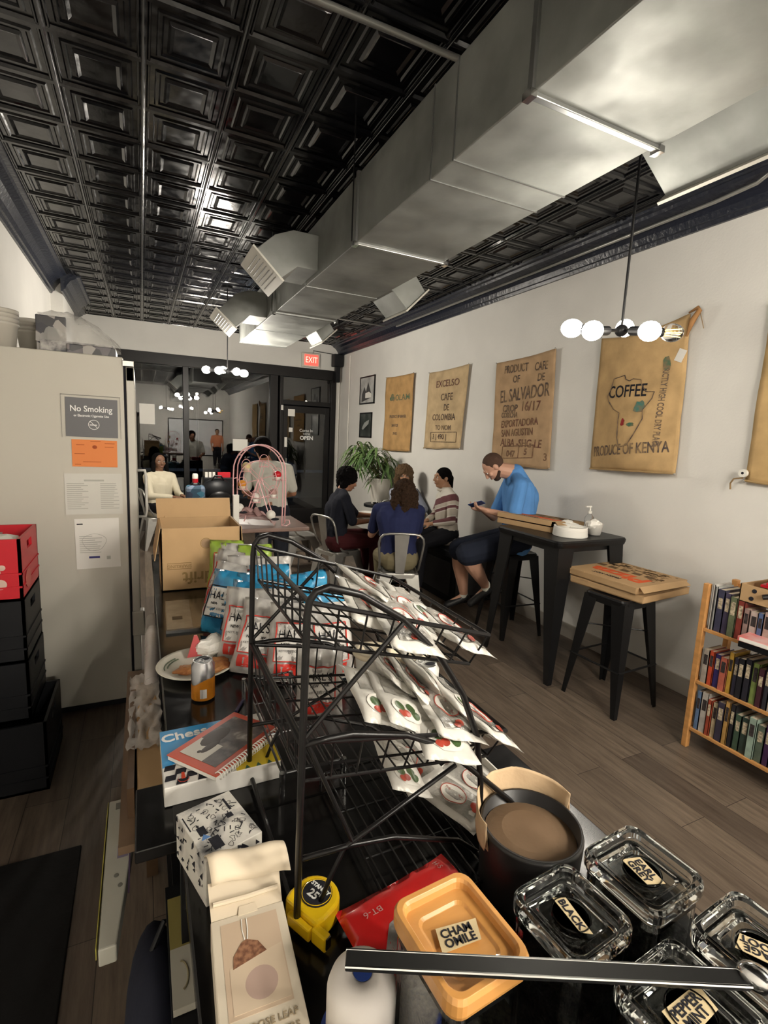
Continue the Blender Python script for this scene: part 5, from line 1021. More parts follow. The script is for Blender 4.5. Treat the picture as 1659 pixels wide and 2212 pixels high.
# ================================================================== WIRE SNACK RACK
YN, YR = .68, 1.08
t = rack = thing('snack_rack', 'three-tier black wire snack rack with curved side frames on the counter', 'rack', (.4, .88, CZ))
for y in (YN, YR):
    B().tube([(.208, y, CZ + .003), (.210, y, 1.2), (.213, y, 1.455), (.216, y, 1.478), (.226, y, 1.492), (.245, y, 1.497), (.298, y, 1.480), (.373, y, 1.432), (.448, y, 1.357), (.502, y, 1.277), (.54, y, 1.188), (.557, y, 1.091), (.560, y, 1.04)], .0058, 10).build('side_frame', M_wire, t, smooth=True)
    B().tube([(.210, y, 1.250), (.25, y, 1.252), (.292, y, 1.250), (.391, y, 1.225), (.463, y, 1.189), (.574, y, 1.086), (.643, y, 1.021), (.672, y, .96), (.680, y, CZ + .003)], .0052, 10).build('side_frame', M_wire, t, smooth=True)
    B().tube([(.212, y, 1.054), (.299, y, 1.049), (.378, y, 1.037), (.516, y, .983), (.56, y, .945), (.575, y, CZ + .003)], .0045, 8).build('side_frame', M_wire, t, smooth=True)
    B().cyl((.214, y, 1.262), (.377, y, 1.428), .0042, n=8).build('diagonal_brace', M_wire, t); B().tube([(.232, y, CZ + .003), (.262, y, 1.00), (.287, y, 1.049), (.498, y, 1.142)], .0040, 8).build('diagonal_brace', M_wire, t, smooth=True)
    B().cyl((.214, y, 1.262), (.30, y, 1.055), .0036, n=8).build('diagonal_brace', M_wire, t)
for z in (.935, 1.25): B().cyl((.210, YN, z), (.210, YR, z), .005, n=8).build('back_rail', M_wire, t)
def basket(x0, x1, z0, z1, h0, h1, label, y0=YN + .006, y1=YR - .006, slope=.012, step=.027, sstep=.046):
    """x0,z0 back rim; x1,z1 front rim; h0,h1 wall heights at back and front"""
    fl = B().tube([(x0, y0, z0), (x1, y0, z1), (x1, y1, z1), (x0, y1, z0)], .0042, 8, True)
    fl.tube([(x0 + .004, y0 + slope, z0 - h0), (x1 - .03, y0 + slope, z1 - h1), (x1 - .03, y1 - slope, z1 - h1), (x0 + .004, y1 - slope, z0 - h0)], .0032, 8, True)
    n = int((x1 - x0 - .03) / step)
    for k in range(n + 1):
        u = k / n; x = x0 + .004 + (x1 - .034 - x0) * u; z = z0 - h0 + (z1 - h1 - z0 + h0) * u; fl.cyl((x, y0 + slope, z), (x, y1 - slope, z), .0017, n=5)
    for k in range(5):
        y = y0 + slope + (y1 - y0 - 2 * slope) * (k + .5) / 5; fl.cyl((x0 + .004, y, z0 - h0), (x1 - .03, y, z1 - h1), .0024, n=5)
    sd = fl; n = int((x1 - x0) / sstep)
    for k in range(1, n + 1):
        u = k / n
        for ya, yb in ((y0, y0 + slope), (y1, y1 - slope)): sd.cyl((x0 + (x1 - x0) * u, ya, z0 + (z1 - z0) * u), (x0 + .004 + (x1 - x0 - .034) * u, yb, z0 - h0 + (z1 - h1 - z0 + h0) * u), .0019, n=5)
    n = int((y1 - y0) / sstep)
    for k in range(n + 1):
        y = y0 + (y1 - y0) * k / n; yb = y0 + slope + (y1 - y0 - 2 * slope) * k / n
        sd.cyl((x1, y, z1), (x1 - .03, yb, z1 - h1), .0019, n=5); sd.cyl((x0, y, z0), (x0 + .004, yb, z0 - h0), .0019, n=5)
    fl.build('wire_basket', M_wire, t)
basket(.218, .553, 1.474, 1.378, .072, .055, 'upper'); basket(.215, .612, 1.250, 1.179, .075, .052, 'middle')
# two loose wire racks on the counter
def wire_shelf(label, x0, x1, y0, y1, z, n, m=M_wirecool, legs=True, ro=0):
    t = thing('wire_cooling_rack', label, 'rack', ((x0 + x1) / 2, (y0 + y1) / 2, CZ), 'flat wire racks on the counter')
    w_ = B().tube([(x0, y0 + .01, z), (x0 + .01, y0, z), (x1 - .01, y0, z), (x1, y0 + .01, z), (x1, y1 - .01, z), (x1 - .01, y1, z), (x0 + .01, y1, z), (x0, y1 - .01, z)], .003, 8, True); [w_.cyl((x0 + (x1 - x0) * (k + .5) / n, y0, z + .003), (x0 + (x1 - x0) * (k + .5) / n, y1, z + .003), .0015, n=5) for k in range(n)]; [w_.cyl((x0, y0 + (y1 - y0) * k / 3, z), (x1, y0 + (y1 - y0) * k / 3, z), .0025, n=6) for k in range(1, 3)]; w_.build('wire_grid', m, t)
    for x in (x0, x1):
        for y in (y0, y1): B().cyl((x, y, CZ), (x, y, z + .002), .0065 if legs else .003, n=12).build('leg', M_chrome if legs else m, t)
wire_shelf('small chrome-legged wire rack standing on the counter beyond the chess box', .258, .40, .975, 1.43, CZ + .07, 8)
wire_shelf('low black wire rack on the counter beneath the two baskets, nearest the tape measure', .355, .56, .62, 1.0, CZ + .025, 9, M_wire, False)

# ------------------------------------------------------------------ snack pouches
M_pw = mat('pouch_white', (.62, .60, .55), .32, coat=.4, bump=.35, bscale=22, var=.12, vscale=10); M_pwin = mat('pouch_window', (.20, .19, .165), .22, coat=.6, var=.6, vscale=22, vcol=(.50, .48, .44), bump=.5, bscale=35)
M_grn = mat('fruit_green', (.05, .09, .03), .3); M_rdf = mat('fruit_red', (.35, .05, .03), .3); M_ring = mat('seal_red', (.40, .05, .03), .4); M_tanseal = mat('seal_tan', (.55, .42, .30), .4)
def snack(label, kind, seed):
    L, W, T = .19, .105, .020; t = thing('snack_pouch', label, 'snack', (0, 0, 0), 'snack pouches in the wire rack'); I = Matrix.Identity(4); g = on_pouch(L, W, T, I, seed)
    pouch(L, W, T, M_pw, 'pouch_body', t, I, seed)
    if kind == 'fruit':
        ppatch(g, circ(.045, 0, .032, .036), mat('patch_white', (.68, .66, .6), .4), t, 'white_label')
        for x, y, r, m in ((.035, .012, .012, M_grn), (.052, .018, .011, M_grn), (.055, -.004, .010, M_rdf), (.04, -.016, .013, M_grn), (.062, -.018, .009, M_rdf)): ppatch(lambda q: g(q) + V((0, 0, .0008)), circ(x, y, r, r * .9, 12), m, t, 'printed_fruit')
        ppatch(g, [(-.06, -.03), (.0, -.034), (.0, .034), (-.06, .03)], M_pwin, t, 'clear_window')
    else:
        ppatch(g, [(-.075, -.035), (.075, -.035), (.075, .035), (-.075, .035)], M_pwin, t, 'clear_window')
        ppatch(lambda q: g(q) + V((0, 0, .0006)), circ(0, 0, .036, .026), mat('patch_white', (.68, .66, .6), .4), t, 'seal_label'); b = B().tube([g(V((*p, 0))) + V((0, 0, .0012)) for p in circ(0, 0, .034, .024, 24)], .0009, 5, True).build('seal_ring', M_ring, t)
        text('THE NATURAL', .008, M_rdf, t, (0, .005, 0), (1, 0, 0), (0, 1, 0), 'seal_word', fn=lambda q: g(q) + V((0, 0, .0012))); text('SNACK CO', .007, M_ink, t, (0, -.007, 0), (1, 0, 0), (0, 1, 0), 'seal_word', fn=lambda q: g(q) + V((0, 0, .0012)))
        for x, r in ((.058, .009), (.066, .007)): ppatch(lambda q: g(q) + V((0, 0, .0008)), circ(x, .008 * (r > .008) - .006, r, r, 10), M_rdf, t, 'printed_berry')
    return t
P1 = snack('x', 'fruit', 1); P2 = snack('x', 'seal', 2)
def put(proto, pos, head, roll, pit, label, first=False, sc=1.):
    """head: compass angle of the long axis, roll: lean about it, pit: tilt up"""
    o = proto if first else copy_tree(proto)
    R = Matrix.Rotation(head, 3, 'Z') @ Matrix.Rotation(pit, 3, 'Y') @ Matrix.Rotation(roll, 3, 'X'); place(o, pos, label=label, R=R, scale=sc); return o
hd = radians(-97)
put(P2, (.380, .84, 1.405), radians(-100), -.4, .17, 'snack pouch in the upper basket nearest the back posts, white end up', True)
for k, (x, y, z, h, r, pr) in enumerate(((.425, .93, 1.425, -80, -.9, P2), (.455, .84, 1.405, -96, -.8, P2), (.495, .88, 1.395, -88, -.85, P1), (.530, .80, 1.375, -84, -.7, P2), (.410, .77, 1.41, -98, -.5, P2))):
    put(pr, (x, y - .02, z - .016), radians(h), r * .6, .17, 'snack pouch in the upper basket, %s' % ('at its far end', 'in the middle of the row', 'with the white flap folded over', 'lying lowest at the front rim', 'closest to the near side frame')[k])
put(P1, (.395, .82, 1.225), radians(-96), -.35, .10, 'snack pouch with green olives printed, leftmost in the middle basket', True)
T2 = [(.435, .80, 1.215, -98, -.5, P1, 'second from the left, fruit picture up'), (.47, .90, 1.225, -92, -.7, P2, 'with a tan oval seal near the cups'), (.500, .86, 1.215, -96, -.8, P2, 'in the centre of the pile'),
      (.52, .76, 1.20, -100, -.3, P2, 'showing the red oval seal at the near rim'), (.535, .88, 1.215, -90, -.9, P1, 'standing on edge beside the silver can'), (.565, .80, 1.195, -94, -.75, P1, 'against the front rim'), (.485, .73, 1.19, -104, -.2, P1, 'lying flat at the near side'), (.58, .74, 1.185, -86, -.6, P2, 'at the near front corner')]
for x, y, z, h, r, pr, lab in T2: put(pr, (x, y, z), radians(h), r, .06, 'snack pouch in the middle basket ' + lab)
for k, (x, y, z, h, r, pr) in enumerate(((.47, .84, 1.045, -98, -.4, P1), (.585, .80, .965, -70, .15, P2), (.655, .82, .965, -78, .25, P2), (.53, .90, 1.0, -90, .5, P2))):
    put(pr, (x, y, z), radians(h), r, .04, 'snack pouch on the low wire rack, %s' % ('poking out under the middle basket', 'grey pack with a round seal nearest the canister', 'right-hand grey pack behind the canister', 'hidden deepest behind the others')[k], sc=.9)
# deli cups, can in the middle basket
cup('cream-lidded deli cup at the far right of the middle basket', (.575, 1.015, 1.130), .034, .043, .07, lid=True, name='deli_cup')
cup('cream-lidded deli cup in the middle of the far row of the middle basket', (.485, 1.025, 1.145), .034, .043, .07, lid=True, name='deli_cup')
t = can('open plain silver can among the snack pouches in the middle basket', (.580, .935, 1.12), .031, .09, mat('can_white', (.60, .60, .57), .25, metal=.3)); B().ell((.588, .93, 1.2095), (.013, .008, .001)).build('opening', M_ink, t); B().tube([(.573 + .008 * cos(a), .945 + .006 * sin(a), 1.211) for a in [k * pi / 6 for k in range(12)]], .0013, 6, True).build('pull_tab', M_chrome, t)

# ------------------------------------------------------------------ chip bags standing on the counter behind the rack
def chip_bag(label, body, kind, seed):
    L, W, T = .25, .165, .07; t = thing('chip_bag', label, 'chips', (0, 0, 0), 'bags of chips standing on the counter'); I = Matrix.Identity(4); g = on_pouch(L, W, T, I, seed)
    pouch(L, W, T, body, 'bag_body', t, I, seed, 22, 14); G_ = lambda q: g(q) + V((0, 0, .0032))
    lab = mat('bag_label', (.62, .60, .57), .35, coat=.3); rd = mat('bag_red', (.50, .03, .02), .35)
    ppatch(g, [(-.06, -.055), (.055, -.055), (.055, .055), (-.06, .055)], lab, t, 'front_label')
    P = []
    for a, c in (((-.06, -.055), (.06, -.055)), ((.06, -.055), (.06, .055)), ((.06, .055), (-.06, .055)), ((-.06, .055), (-.06, -.055))): P += [G_(V((a[0] + (c[0] - a[0]) * k / 8, a[1] + (c[1] - a[1]) * k / 8, 0))) for k in range(8)]
    B().tube(P, .0022, 5, True).build('label_border', rd if kind != 'blue' else M_ink, t)
    tm = M_ink
    text("HAL'S", .044, tm, t, (.022, 0, 0), (0, -1, 0), (1, 0, 0), 'bag_name', fn=lambda q: G_(q), sx=.82); text('NEW YORK', .013, tm, t, (-.008, 0, 0), (0, -1, 0), (1, 0, 0), 'bag_word', fn=G_, bold=.0003); text('KETTLE COOKED', .010, tm, t, (-.028, 0, 0), (0, -1, 0), (1, 0, 0), 'bag_word', fn=G_)
    ppatch(g, [(-.105, -.05), (-.068, -.05), (-.068, .05), (-.105, .05)], rd if kind == 'white' else body, t, 'lower_band')
    return t
bw = mat('bag_white', (.50, .48, .45), .28, coat=.5, var=.3, vscale=9, vcol=(.22, .21, .20), bump=.5, bscale=16); bb = mat('bag_blue', (.03, .26, .46), .25, coat=.5, var=.45, vscale=9, vcol=(.02, .12, .25), bump=.5, bscale=16); bg = mat('bag_green', (.27, .40, .05), .3, coat=.5, var=.3, vscale=9, bump=.5, bscale=16)
CW = chip_bag('x', bw, 'white', 5); CB = chip_bag('x', bb, 'blue', 6); CG = chip_bag('x', bg, 'green', 7)
def stand(proto, x, y, rz, lean, label, first=False, z=None, sc=1., tw=0.):
    """bag upright: long axis up, printed face turned to compass angle rz"""
    o = proto if first else copy_tree(proto)
    Zf = V((cos(rz) * cos(lean), sin(rz) * cos(lean), sin(lean))); X = V((0, 0, 1)) - Zf * Zf.z; X.normalize(); Y = Zf.cross(X); R = Matrix((X, Y, Zf)).transposed() @ Matrix.Rotation(tw, 3, 'Z')
    place(o, (x, y, (CZ + .125 * sc * abs(X.z) + .01) if z is None else z), label=label, R=R, scale=sc); return o
stand(CW, .405, 1.17, -1.88, .12, "white chip bag with HAL'S in a red frame, directly behind the rack", True, z=1.085, sc=.75)
dn_ = -1.75
rowsW = [(.345, 1.62, -2.2, .5, 'nearest of the row, sagging left over the counter beyond the wire rack'), (.43, 1.52, -2.0, .35, 'close behind the far rack post'), (.54, 1.48, -1.6, .3, 'to the right of the nearest white bag'),
         (.31, 1.72, -2.2, .3, 'between two blue bags on the left'), (.42, 1.68, -1.9, .3, 'in the middle of the white bags'), (.30, 2.12, -2.5, .4, 'hanging at the left side of the row'), (.335, 2.34, -2.5, .35, 'farthest left, touching the cardboard carton'),
         (.40, 2.20, -1.9, .3, 'behind the blue bags'), (.52, 2.15, -1.6, .3, 'far right of the row behind the blue ones'), (.40, 2.46, -2.0, .3, 'in front of the green bag')]
for x, y, a, l, s_ in rowsW: stand(CW, x, y, a, l, 'white chip bag ' + s_)
stand(CB, .32, 1.80, -2.5, .30, 'blue chip bag nearest on the left of the row, beside the magazine', True)
for x, y, a, l, s_ in ((.28, 1.98, -2.4, .35, 'crumpled behind the nearest left blue one'), (.39, 1.90, -2.0, .3, 'seen behind the far rack post'), (.50, 1.78, -1.7, .25, 'in the middle of the row'), (.47, 2.02, -1.7, .3, 'tallest behind the far basket'), (.58, 1.62, -1.3, .2, 'rightmost, seen through the upper basket'), (.60, 1.86, -1.3, .25, 'at the right with pointed top corners')): stand(CB, x, y, a, l, 'blue chip bag ' + s_)
stand(CG, .36, 2.50, -1.9, .3, 'green chip bag beside the cardboard carton', True, z=1.06)
stand(CG, .49, 2.42, -1.7, .3, 'second green chip bag, right of the carton')
random.seed(4)

# ------------------------------------------------------------------ tall square table with pink wheel stand
t = thing('wood_table', 'small square bar-height table with a brown top under the pink wheel stand', 'table', (.80, 3.75, 0))
B().box((.52, 3.50, 1.015), (1.10, 4.02, 1.045)).build('tabletop', mat('table_brown', (.20, .125, .10), .35, var=.2), t, bevel=.006); B().cyl((.82, 3.76, .03), (.82, 3.76, 1.02), .035).build('pedestal', mat('grey_post', (.2, .2, .19), .4), t); B().box((.6, 3.55, 0), (1.04, 3.97, .03)).build('base', M_black, t)
pk = mat('pink_wire', (.75, .42, .43), .35); c = V((.775, 3.70, 1.045))
t = thing('ferris_wheel_stand', 'pink wire ferris-wheel shaped treat stand on the tall table', 'stand', tuple(c)); e1 = V((.9, -.437, 0)); e2 = V((.437, .9, 0))
W3 = lambda x, y, z: c + e1 * x + e2 * y + V((0, 0, z))
for y in (-.05, .05):
    A = [(-.175, 0.0), (-.18, .15), (-.18, .33)] + [(-.18 * cos(a), .38 + .20 * sin(a)) for a in [k * pi / 14 for k in range(1, 14)]] + [(.18, .33), (.18, .15), (.175, .0)]
    B().tube([W3(x, y, z) for x, z in A], .005, 8).build('arched_frame', pk, t, smooth=True); B().tube([W3(.135 * cos(a), y, .33 + .135 * sin(a)) for a in [k * pi / 16 for k in range(32)]], .003, 6, True).build('wheel_ring', pk, t, smooth=True)
    for s_ in (-1, 1): B().tube([W3(0, y, .33), W3(s_ * .10, y, .02)], .004, 6).build('a_frame_leg', pk, t)
    sp = B()
    for k in range(3): a = k * pi / 3 + .3; sp.cyl(W3(.135 * cos(a), y, .33 + .135 * sin(a)), W3(-.135 * cos(a), y, .33 - .135 * sin(a)), .0022, n=6)
    sp.build('spoke', pk, t)
for z, x in ((.0, .175), (.33, .18), (.50, .145), (.58, .03)):
    for s_ in (-1, 1): B().cyl(W3(s_ * x, -.05, z), W3(s_ * x, .05, z), .003, n=6).build('cross_bar', pk, t)
B().tube([W3(.175, -.05, .0), W3(.21, -.05, .0), W3(.235, -.05, .02), W3(.23, -.05, .045), W3(.205, -.05, .045), W3(.20, -.05, .025)], .0035, 8).build('scroll_foot', pk, t, smooth=True)
B().box(W3(-.17, -.05, -.0) - V((0, 0, 0)), W3(-.17, -.05, 0) + V((.001, .001, .001))).build('foot_pad', pk, t)
for k in range(6):
    a = k * pi / 3 + .3; x, z = .135 * cos(a), .33 + .135 * sin(a) - .05
    B().tube([W3(x + .035 * cos(b_), 0, z + .05 + .05 * sin(b_)) for b_ in [j * pi / 8 for j in range(9)]], .0022, 6).tube([W3(x + .035 * cos(b_), .035 * sin(b_), z + .012) for b_ in [j * pi / 6 for j in range(12)]], .0022, 6, True).tube([W3(x - .035, 0, z + .05), W3(x - .033, 0, z)], .002, 5).tube([W3(x + .035, 0, z + .05), W3(x + .033, 0, z)], .002, 5).build('hanging_seat', pk, t)
def treat(label, k, m, kind):
    a = k * pi / 3 + .3; p = W3(.135 * cos(a), 0, .33 + .135 * sin(a) - .045); t = thing('treat_cup', label, 'treat', tuple(p), 'treats on the pink wheel stand')
    B().lathe([(0, 0), (.018, 0), (.026, .035), (.0, .035)], p, 20).build('paper_cup', M_cream if kind else M_white, t, smooth=True); B().ell(p + V((0, 0, .045)), (.030, .030, .028)).build('treat_top', m, t, smooth=True)
treat('pale yellow dome-topped treat on the upper left seat of the pink stand', 2, mat('vanilla', (.62, .52, .26), .5), 1); treat('bright red ball treat on the upper right seat of the pink stand', 0, mat('cherry', (.55, .01, .02), .3), 0)
treat('orange treat on the left seat of the pink stand', 3, mat('orange_treat', (.65, .27, .03), .6), 1); treat('pinkish treat on the right seat of the pink stand', 5, mat('pink_treat', (.4, .25, .22), .6), 0); treat('white treat with chocolate on the lowest seat of the pink stand', 4, M_white, 0)
for k, (x, z) in enumerate(((-.13, .13), (.10, .09))):
    p = W3(x, -.07, z - .05); t2 = thing('plush_toy', ('plain white and black soft toy at the lower left of the pink stand', 'plain white and black soft toy at the lower right of the pink stand')[k], 'toy', tuple(p), 'small soft toys by the pink stand')
    B().ell(p + V((0, 0, .04)), (.035, .03, .035)).build('toy_body', M_white, t2, smooth=True); B().ell(p + e1 * .03 + V((0, -.01, .012)), (.03, .012, .010)).build('black_trim', M_ink, t2, smooth=True)
t = thing('fabric_heap', 'heap of pink gauzy wrapping at the foot of the pink stand', 'wrapping', (.72, 3.62, 1.045)); g = B().grid(lambda u, v: W3(-.17 + .30 * u, -.09 + .08 * v, .005 + (.16 - .15 * v) * (1 - abs(2 * u - .9) ** 2) * (.6 + .4 * mnoise.noise(V((u * 6, v * 6, 2)))) + .02), 22, 12); g.build('gauze', mat('pink_gauze', (.52, .33, .32), .45, alpha=.8, bump=.5, bscale=20), t, smooth=True)
tag(B().box((.56, 3.53, 1.046), (.60, 3.56, 1.28)).build('white_card', M_white, bevel=.002), 'narrow white card standing at the left foot of the pink wheel stand', 'card')

# ================================================================== PEOPLE
def blob(name, b, m, parent, vox=.008, sm=4, fac=.5, disp=None):
    """fuse overlapping volumes into one continuous surface"""
    me = bpy.data.meshes.new('tmp'); bmesh.ops.recalc_face_normals(b.bm, faces=b.bm.faces); b.bm.to_mesh(me); b.bm.free(); o = bpy.data.objects.new('tmp', me); COL.objects.link(o)
    md = o.modifiers.new('r', 'REMESH'); md.mode = 'VOXEL'; md.voxel_size = vox; md.use_smooth_shade = True
    ms = o.modifiers.new('s', 'SMOOTH'); ms.iterations = sm; ms.factor = fac
    n = bpy.data.meshes.new_from_object(o.evaluated_get(bpy.context.evaluated_depsgraph_get())); bpy.data.objects.remove(o)
    if disp:
        for v in n.vertices: v.co = disp(v.co.copy())
    n.materials.clear(); n.materials.append(m)
    for p in n.polygons: p.use_smooth = True
    o = bpy.data.objects.new(name, n); COL.objects.link(o)
    if parent is not None:
        o.parent = parent
        if parent.type == 'EMPTY': o.matrix_parent_inverse = Matrix.Translation(-V(parent['_o']))
    return o
def basis(f, u):
    f = V(f).normalized(); u = V(u); r = f.cross(u).normalized(); u = r.cross(f).normalized(); return f, u, r
def head_shapes(b, c, f, u, s=1.):
    """c centre of the head; f where the face looks; u towards the crown"""
    f, u, r = basis(f, u); c = V(c); P = lambda x, y, z: c + r * x * s + f * y * s + u * z * s; R = Matrix((r, f, u)).transposed()
    b.ell(P(0, -.012, .025), (.076 * s, .094 * s, .088 * s), R, 18, 14); b.ell(P(0, .022, -.02), (.062 * s, .070 * s, .078 * s), R, 16, 12)
    b.ell(P(0, .045, -.085), (.036 * s, .034 * s, .026 * s), R, 12, 8); b.cap(P(0, .02, -.07), .048 * s, P(0, -.02, -.05), .05 * s)
    b.cap(P(0, .088, .018), .009 * s, P(0, .108, -.022), .012 * s); b.ell(P(0, .099, -.026), (.017 * s, .012 * s, .009 * s), R, 10, 8)
    b.cap(P(-.028, .082, .030), .012 * s, P(.028, .082, .030), .012 * s)
    b.ell(P(0, .084, -.053), (.024 * s, .012 * s, .007 * s), R, 10, 6); b.ell(P(0, .082, -.062), (.020 * s, .012 * s, .008 * s), R, 10, 6)
    for q in (-1, 1): b.ell(P(q * .040, .065, -.018), (.022 * s, .020 * s, .022 * s), R, 10, 8); b.ell(P(q * .078, -.012, -.005), (.008 * s, .020 * s, .032 * s), R, 10, 8)
    return P, R
def face(t, P, R, s, brow, lip, eye=(.03, .018, .012)):
    for q in (-1, 1):
        e = B().ell(P(q * .031, .079, .010), (.0135 * s, .008 * s, .0085 * s), R, 12, 8).build('eye', mat('eye_white', (.5, .47, .44), .3), t, smooth=True); B().ell(P(q * .031, .0865, .010), (.0058 * s, .003 * s, .0058 * s), R, 10, 6).build('iris', mat('iris', eye, .2), e, smooth=True)
        B().cap(P(q * .016, .091, .031), .0035 * s, P(q * .046, .079, .033), .0028 * s).build('eyebrow', brow, t, smooth=True)
    B().ell(P(0, .094, -.0575), (.021 * s, .004 * s, .0055 * s), R, 12, 6).build('lips', lip, t, smooth=True)
def hand(b, w, d, n, curl=.5, thumb=1, s=1.):
    """w wrist, d towards the fingers, n out of the back of the hand; thumb +1/-1 side"""
    d = V(d).normalized(); n = V(n); n = (n - d * n.dot(d)).normalized(); x = d.cross(n) * thumb; w = V(w); P = lambda a, c_, e: w + x * a * s + d * c_ * s + n * e * s
    b.cap(w, .024 * s, P(0, .03, 0), .025 * s); R = Matrix((x, d, n)).transposed(); b.ell(P(.0, .055, 0), (.040 * s, .048 * s, .016 * s), R, 14, 10)
    for k, (o, L) in enumerate(((.028, .072), (.010, .080), (-.009, .075), (-.027, .060))):
        p = P(o, .088, 0); a = 0.
        for j, l in enumerate((.42, .33, .25)):
            a += curl * (.55, .8, .6)[j]; q = p + (d * cos(a) - n * sin(a)) * L * l * s; b.cap(p, (.0098 - .0009 * j) * s, q, (.0090 - .0009 * j) * s, 8); p = q
    p = P(.030, .030, -.004); q = p + (x * .75 + d * .6 - n * .35).normalized() * .038 * s; b.cap(p, .013 * s, q, .0105 * s, 8); e = q + (d * .85 + x * .2 - n * .5 * curl).normalized() * .030 * s; b.cap(q, .0105 * s, e, .0085 * s, 8)
def person(label, J, f, hf, hu, skin, shirt, pants, lens=(), sc=1., sleeve=.75, hairf=None, leg=.95, vox=.008, shoe=None, curl=.6, girth=1., legr=1., nr=.056, col=.22, beard=None, pantname='trousers', shirtname='shirt', faceon=True, hands=True, shirtlen=.0, sock=None, phone=None, headsc=1., shirt_disp=None, palms=None, footd=None, brow=None):
    t = thing('person', label, 'person', tuple(J['pelvis'])); g = girth; v = {k: V(q) for k, q in J.items()}; f = V(f).normalized()
    side = (v['Rs'] - v['Ls']).normalized(); b = B(); P, R = head_shapes(b, v['head'], hf, hu, headsc)
    nk = v['neck']; b.cap(nk, nr * sc * 1.05, P(0, -.02, -.06), nr * sc * .95); b.cap(nk, .045, v['Ls'].lerp(nk, .35) - V((0, 0, .02)), .035); b.cap(nk, .045, v['Rs'].lerp(nk, .35) - V((0, 0, .02)), .035)
    mid = v['chest'].lerp(v['pelvis'], .55)
    b.cap(v['chest'], .11 * g, mid, .10 * g, 16); b.cap(mid, .10 * g, v['pelvis'], .115 * g, 16); b.cap(nk - (nk - v['chest']) * .25, .07, v['chest'], .11 * g, 16)
    for s_ in 'LR':
        S_, E_, H_ = v[s_ + 's'], v[s_ + 'e'], v[s_ + 'h']; b.cap(S_, .048 * sc, E_, .038 * sc); b.cap(E_, .038 * sc, H_, .024 * sc)
        d = (H_ - E_).normalized()
        if hands:
            pd = palms[s_] if palms else (d * .6 + f * .4, V((0, 0, 1)), .6)
            hand(b, H_, pd[0], pd[1], pd[2], 1 if s_ == 'R' else -1, sc * .95)
        hip = v['pelvis'] + side * (.085 * sc) * (1 if s_ == 'R' else -1); K_, A_ = v[s_ + 'k'], v[s_ + 'a']; b.cap(hip, .085 * g, K_, .056 * sc * legr); b.cap(K_, .054 * sc * legr, K_.lerp(A_, .35), .058 * sc * legr); b.cap(K_.lerp(A_, .35), .058 * sc * legr, A_, .034 * sc * (legr + 1) / 2)
        fd = V(footd[s_]).normalized() if footd else V((f.x, f.y, -.12)).normalized(); b.cap(A_ - V((0, 0, .03)), .034, A_ - V((0, 0, .045)) + fd * .13, .028)
    blob('body', b, skin, t, vox, 3)
    if faceon: face(t, P, R, headsc, brow or mat('hair_dark', (.015, .01, .008), .7), mat(skin.name + '_lip', tuple(c * .6 for c in (.45, .2, .16)), .5))
    # shirt
    b = B(); o = .014
    b.cap(nk - (nk - v['chest']) * col, .078 * (1.15 if col < .2 else 1), v['chest'], .115 * g + o, 18); b.cap(v['chest'], .115 * g + o, mid, .105 * g + o, 18)
    for s_ in 'LR':
        S_, E_ = v[s_ + 's'], v[s_ + 'e']; q = S_.lerp(v['chest'], .45); b.cap(nk.lerp(S_, .35) - V((0, 0, .012)), .056, S_, .058 * sc, 14); b.cap(S_, .058 * sc, q, .09 * g); b.cap(q, .095 * g + o * .5, mid + side * (.05 if s_ == 'R' else -.05), .09 * g + o)
        b.cap(mid + side * (.05 if s_ == 'R' else -.05), .09 * g + o, v['pelvis'] + side * (.06 if s_ == 'R' else -.06) - V((0, 0, shirtlen)), .10 * g + o)
        if sleeve <= 1: b.cap(S_, .058 * sc, S_.lerp(E_, sleeve), .056 * sc)
        else: b.cap(S_, .058 * sc, E_, .050 * sc); b.cap(E_, .050 * sc, E_.lerp(v[s_ + 'h'], sleeve - 1), .038 * sc)
    wr = lambda p: p + V((1, 1, 0)).normalized() * .006 * mnoise.noise(p * 9) + V((0, 0, .004)) * mnoise.noise(p * 14)
    so = blob(shirtname, b, shirt, t, vox, 4, disp=shirt_disp or wr)
    b = B(); b.cap(v['pelvis'] + side * .05, .112 * g + .01, v['pelvis'] - side * .05, .112 * g + .01, 16)
    for s_ in 'LR':
        hip = v['pelvis'] + side * (.085 * sc) * (1 if s_ == 'R' else -1); K_, A_ = v[s_ + 'k'], v[s_ + 'a']
        if leg <= 1: b.cap(hip, .095 * g + .006, hip.lerp(K_, leg), .075 * sc * legr + .012)
        else: b.cap(hip, .095 * g + .006, K_, .070 * sc + .008); b.cap(K_, .070 * sc + .006, K_.lerp(A_, leg - 1), .052 * sc)
    blob(pantname, b, pants, t, vox, 3, disp=wr)
    for s_ in 'LR':
        A_ = v[s_ + 'a']; fd = V(footd[s_]).normalized() if footd else V((f.x, f.y, -.12)).normalized()
        if sock: blob('sock', B().cap(A_ + V((0, 0, .02)), .040, A_ - V((0, 0, .03)), .042), sock, t, .008, 2)
        if shoe:
            b = B().cap(A_ - V((0, 0, .045)) - fd * .02, .042, A_ - V((0, 0, .058)) + fd * .17, .036); blob('shoe', b, shoe, t, .008, 2)
    return t, P, R, so
def H(name, t, m, shapes, vox=.008, disp=None, sm=2):
    b = B()
    for s_ in shapes:
        if s_[0] == 'e': b.ell(*s_[1:])
        else: b.cap(*s_[1:])
    return blob(name, b, m, t, vox, sm, disp=disp)
sk_l = mat('skin_light', (.52, .29, .20), .5); sk_m = mat('skin_tan', (.36, .19, .11), .5); sk_d = mat('skin_brown', (.17, .085, .05), .5); sk_b = mat('skin_warm', (.30, .14, .08), .5)
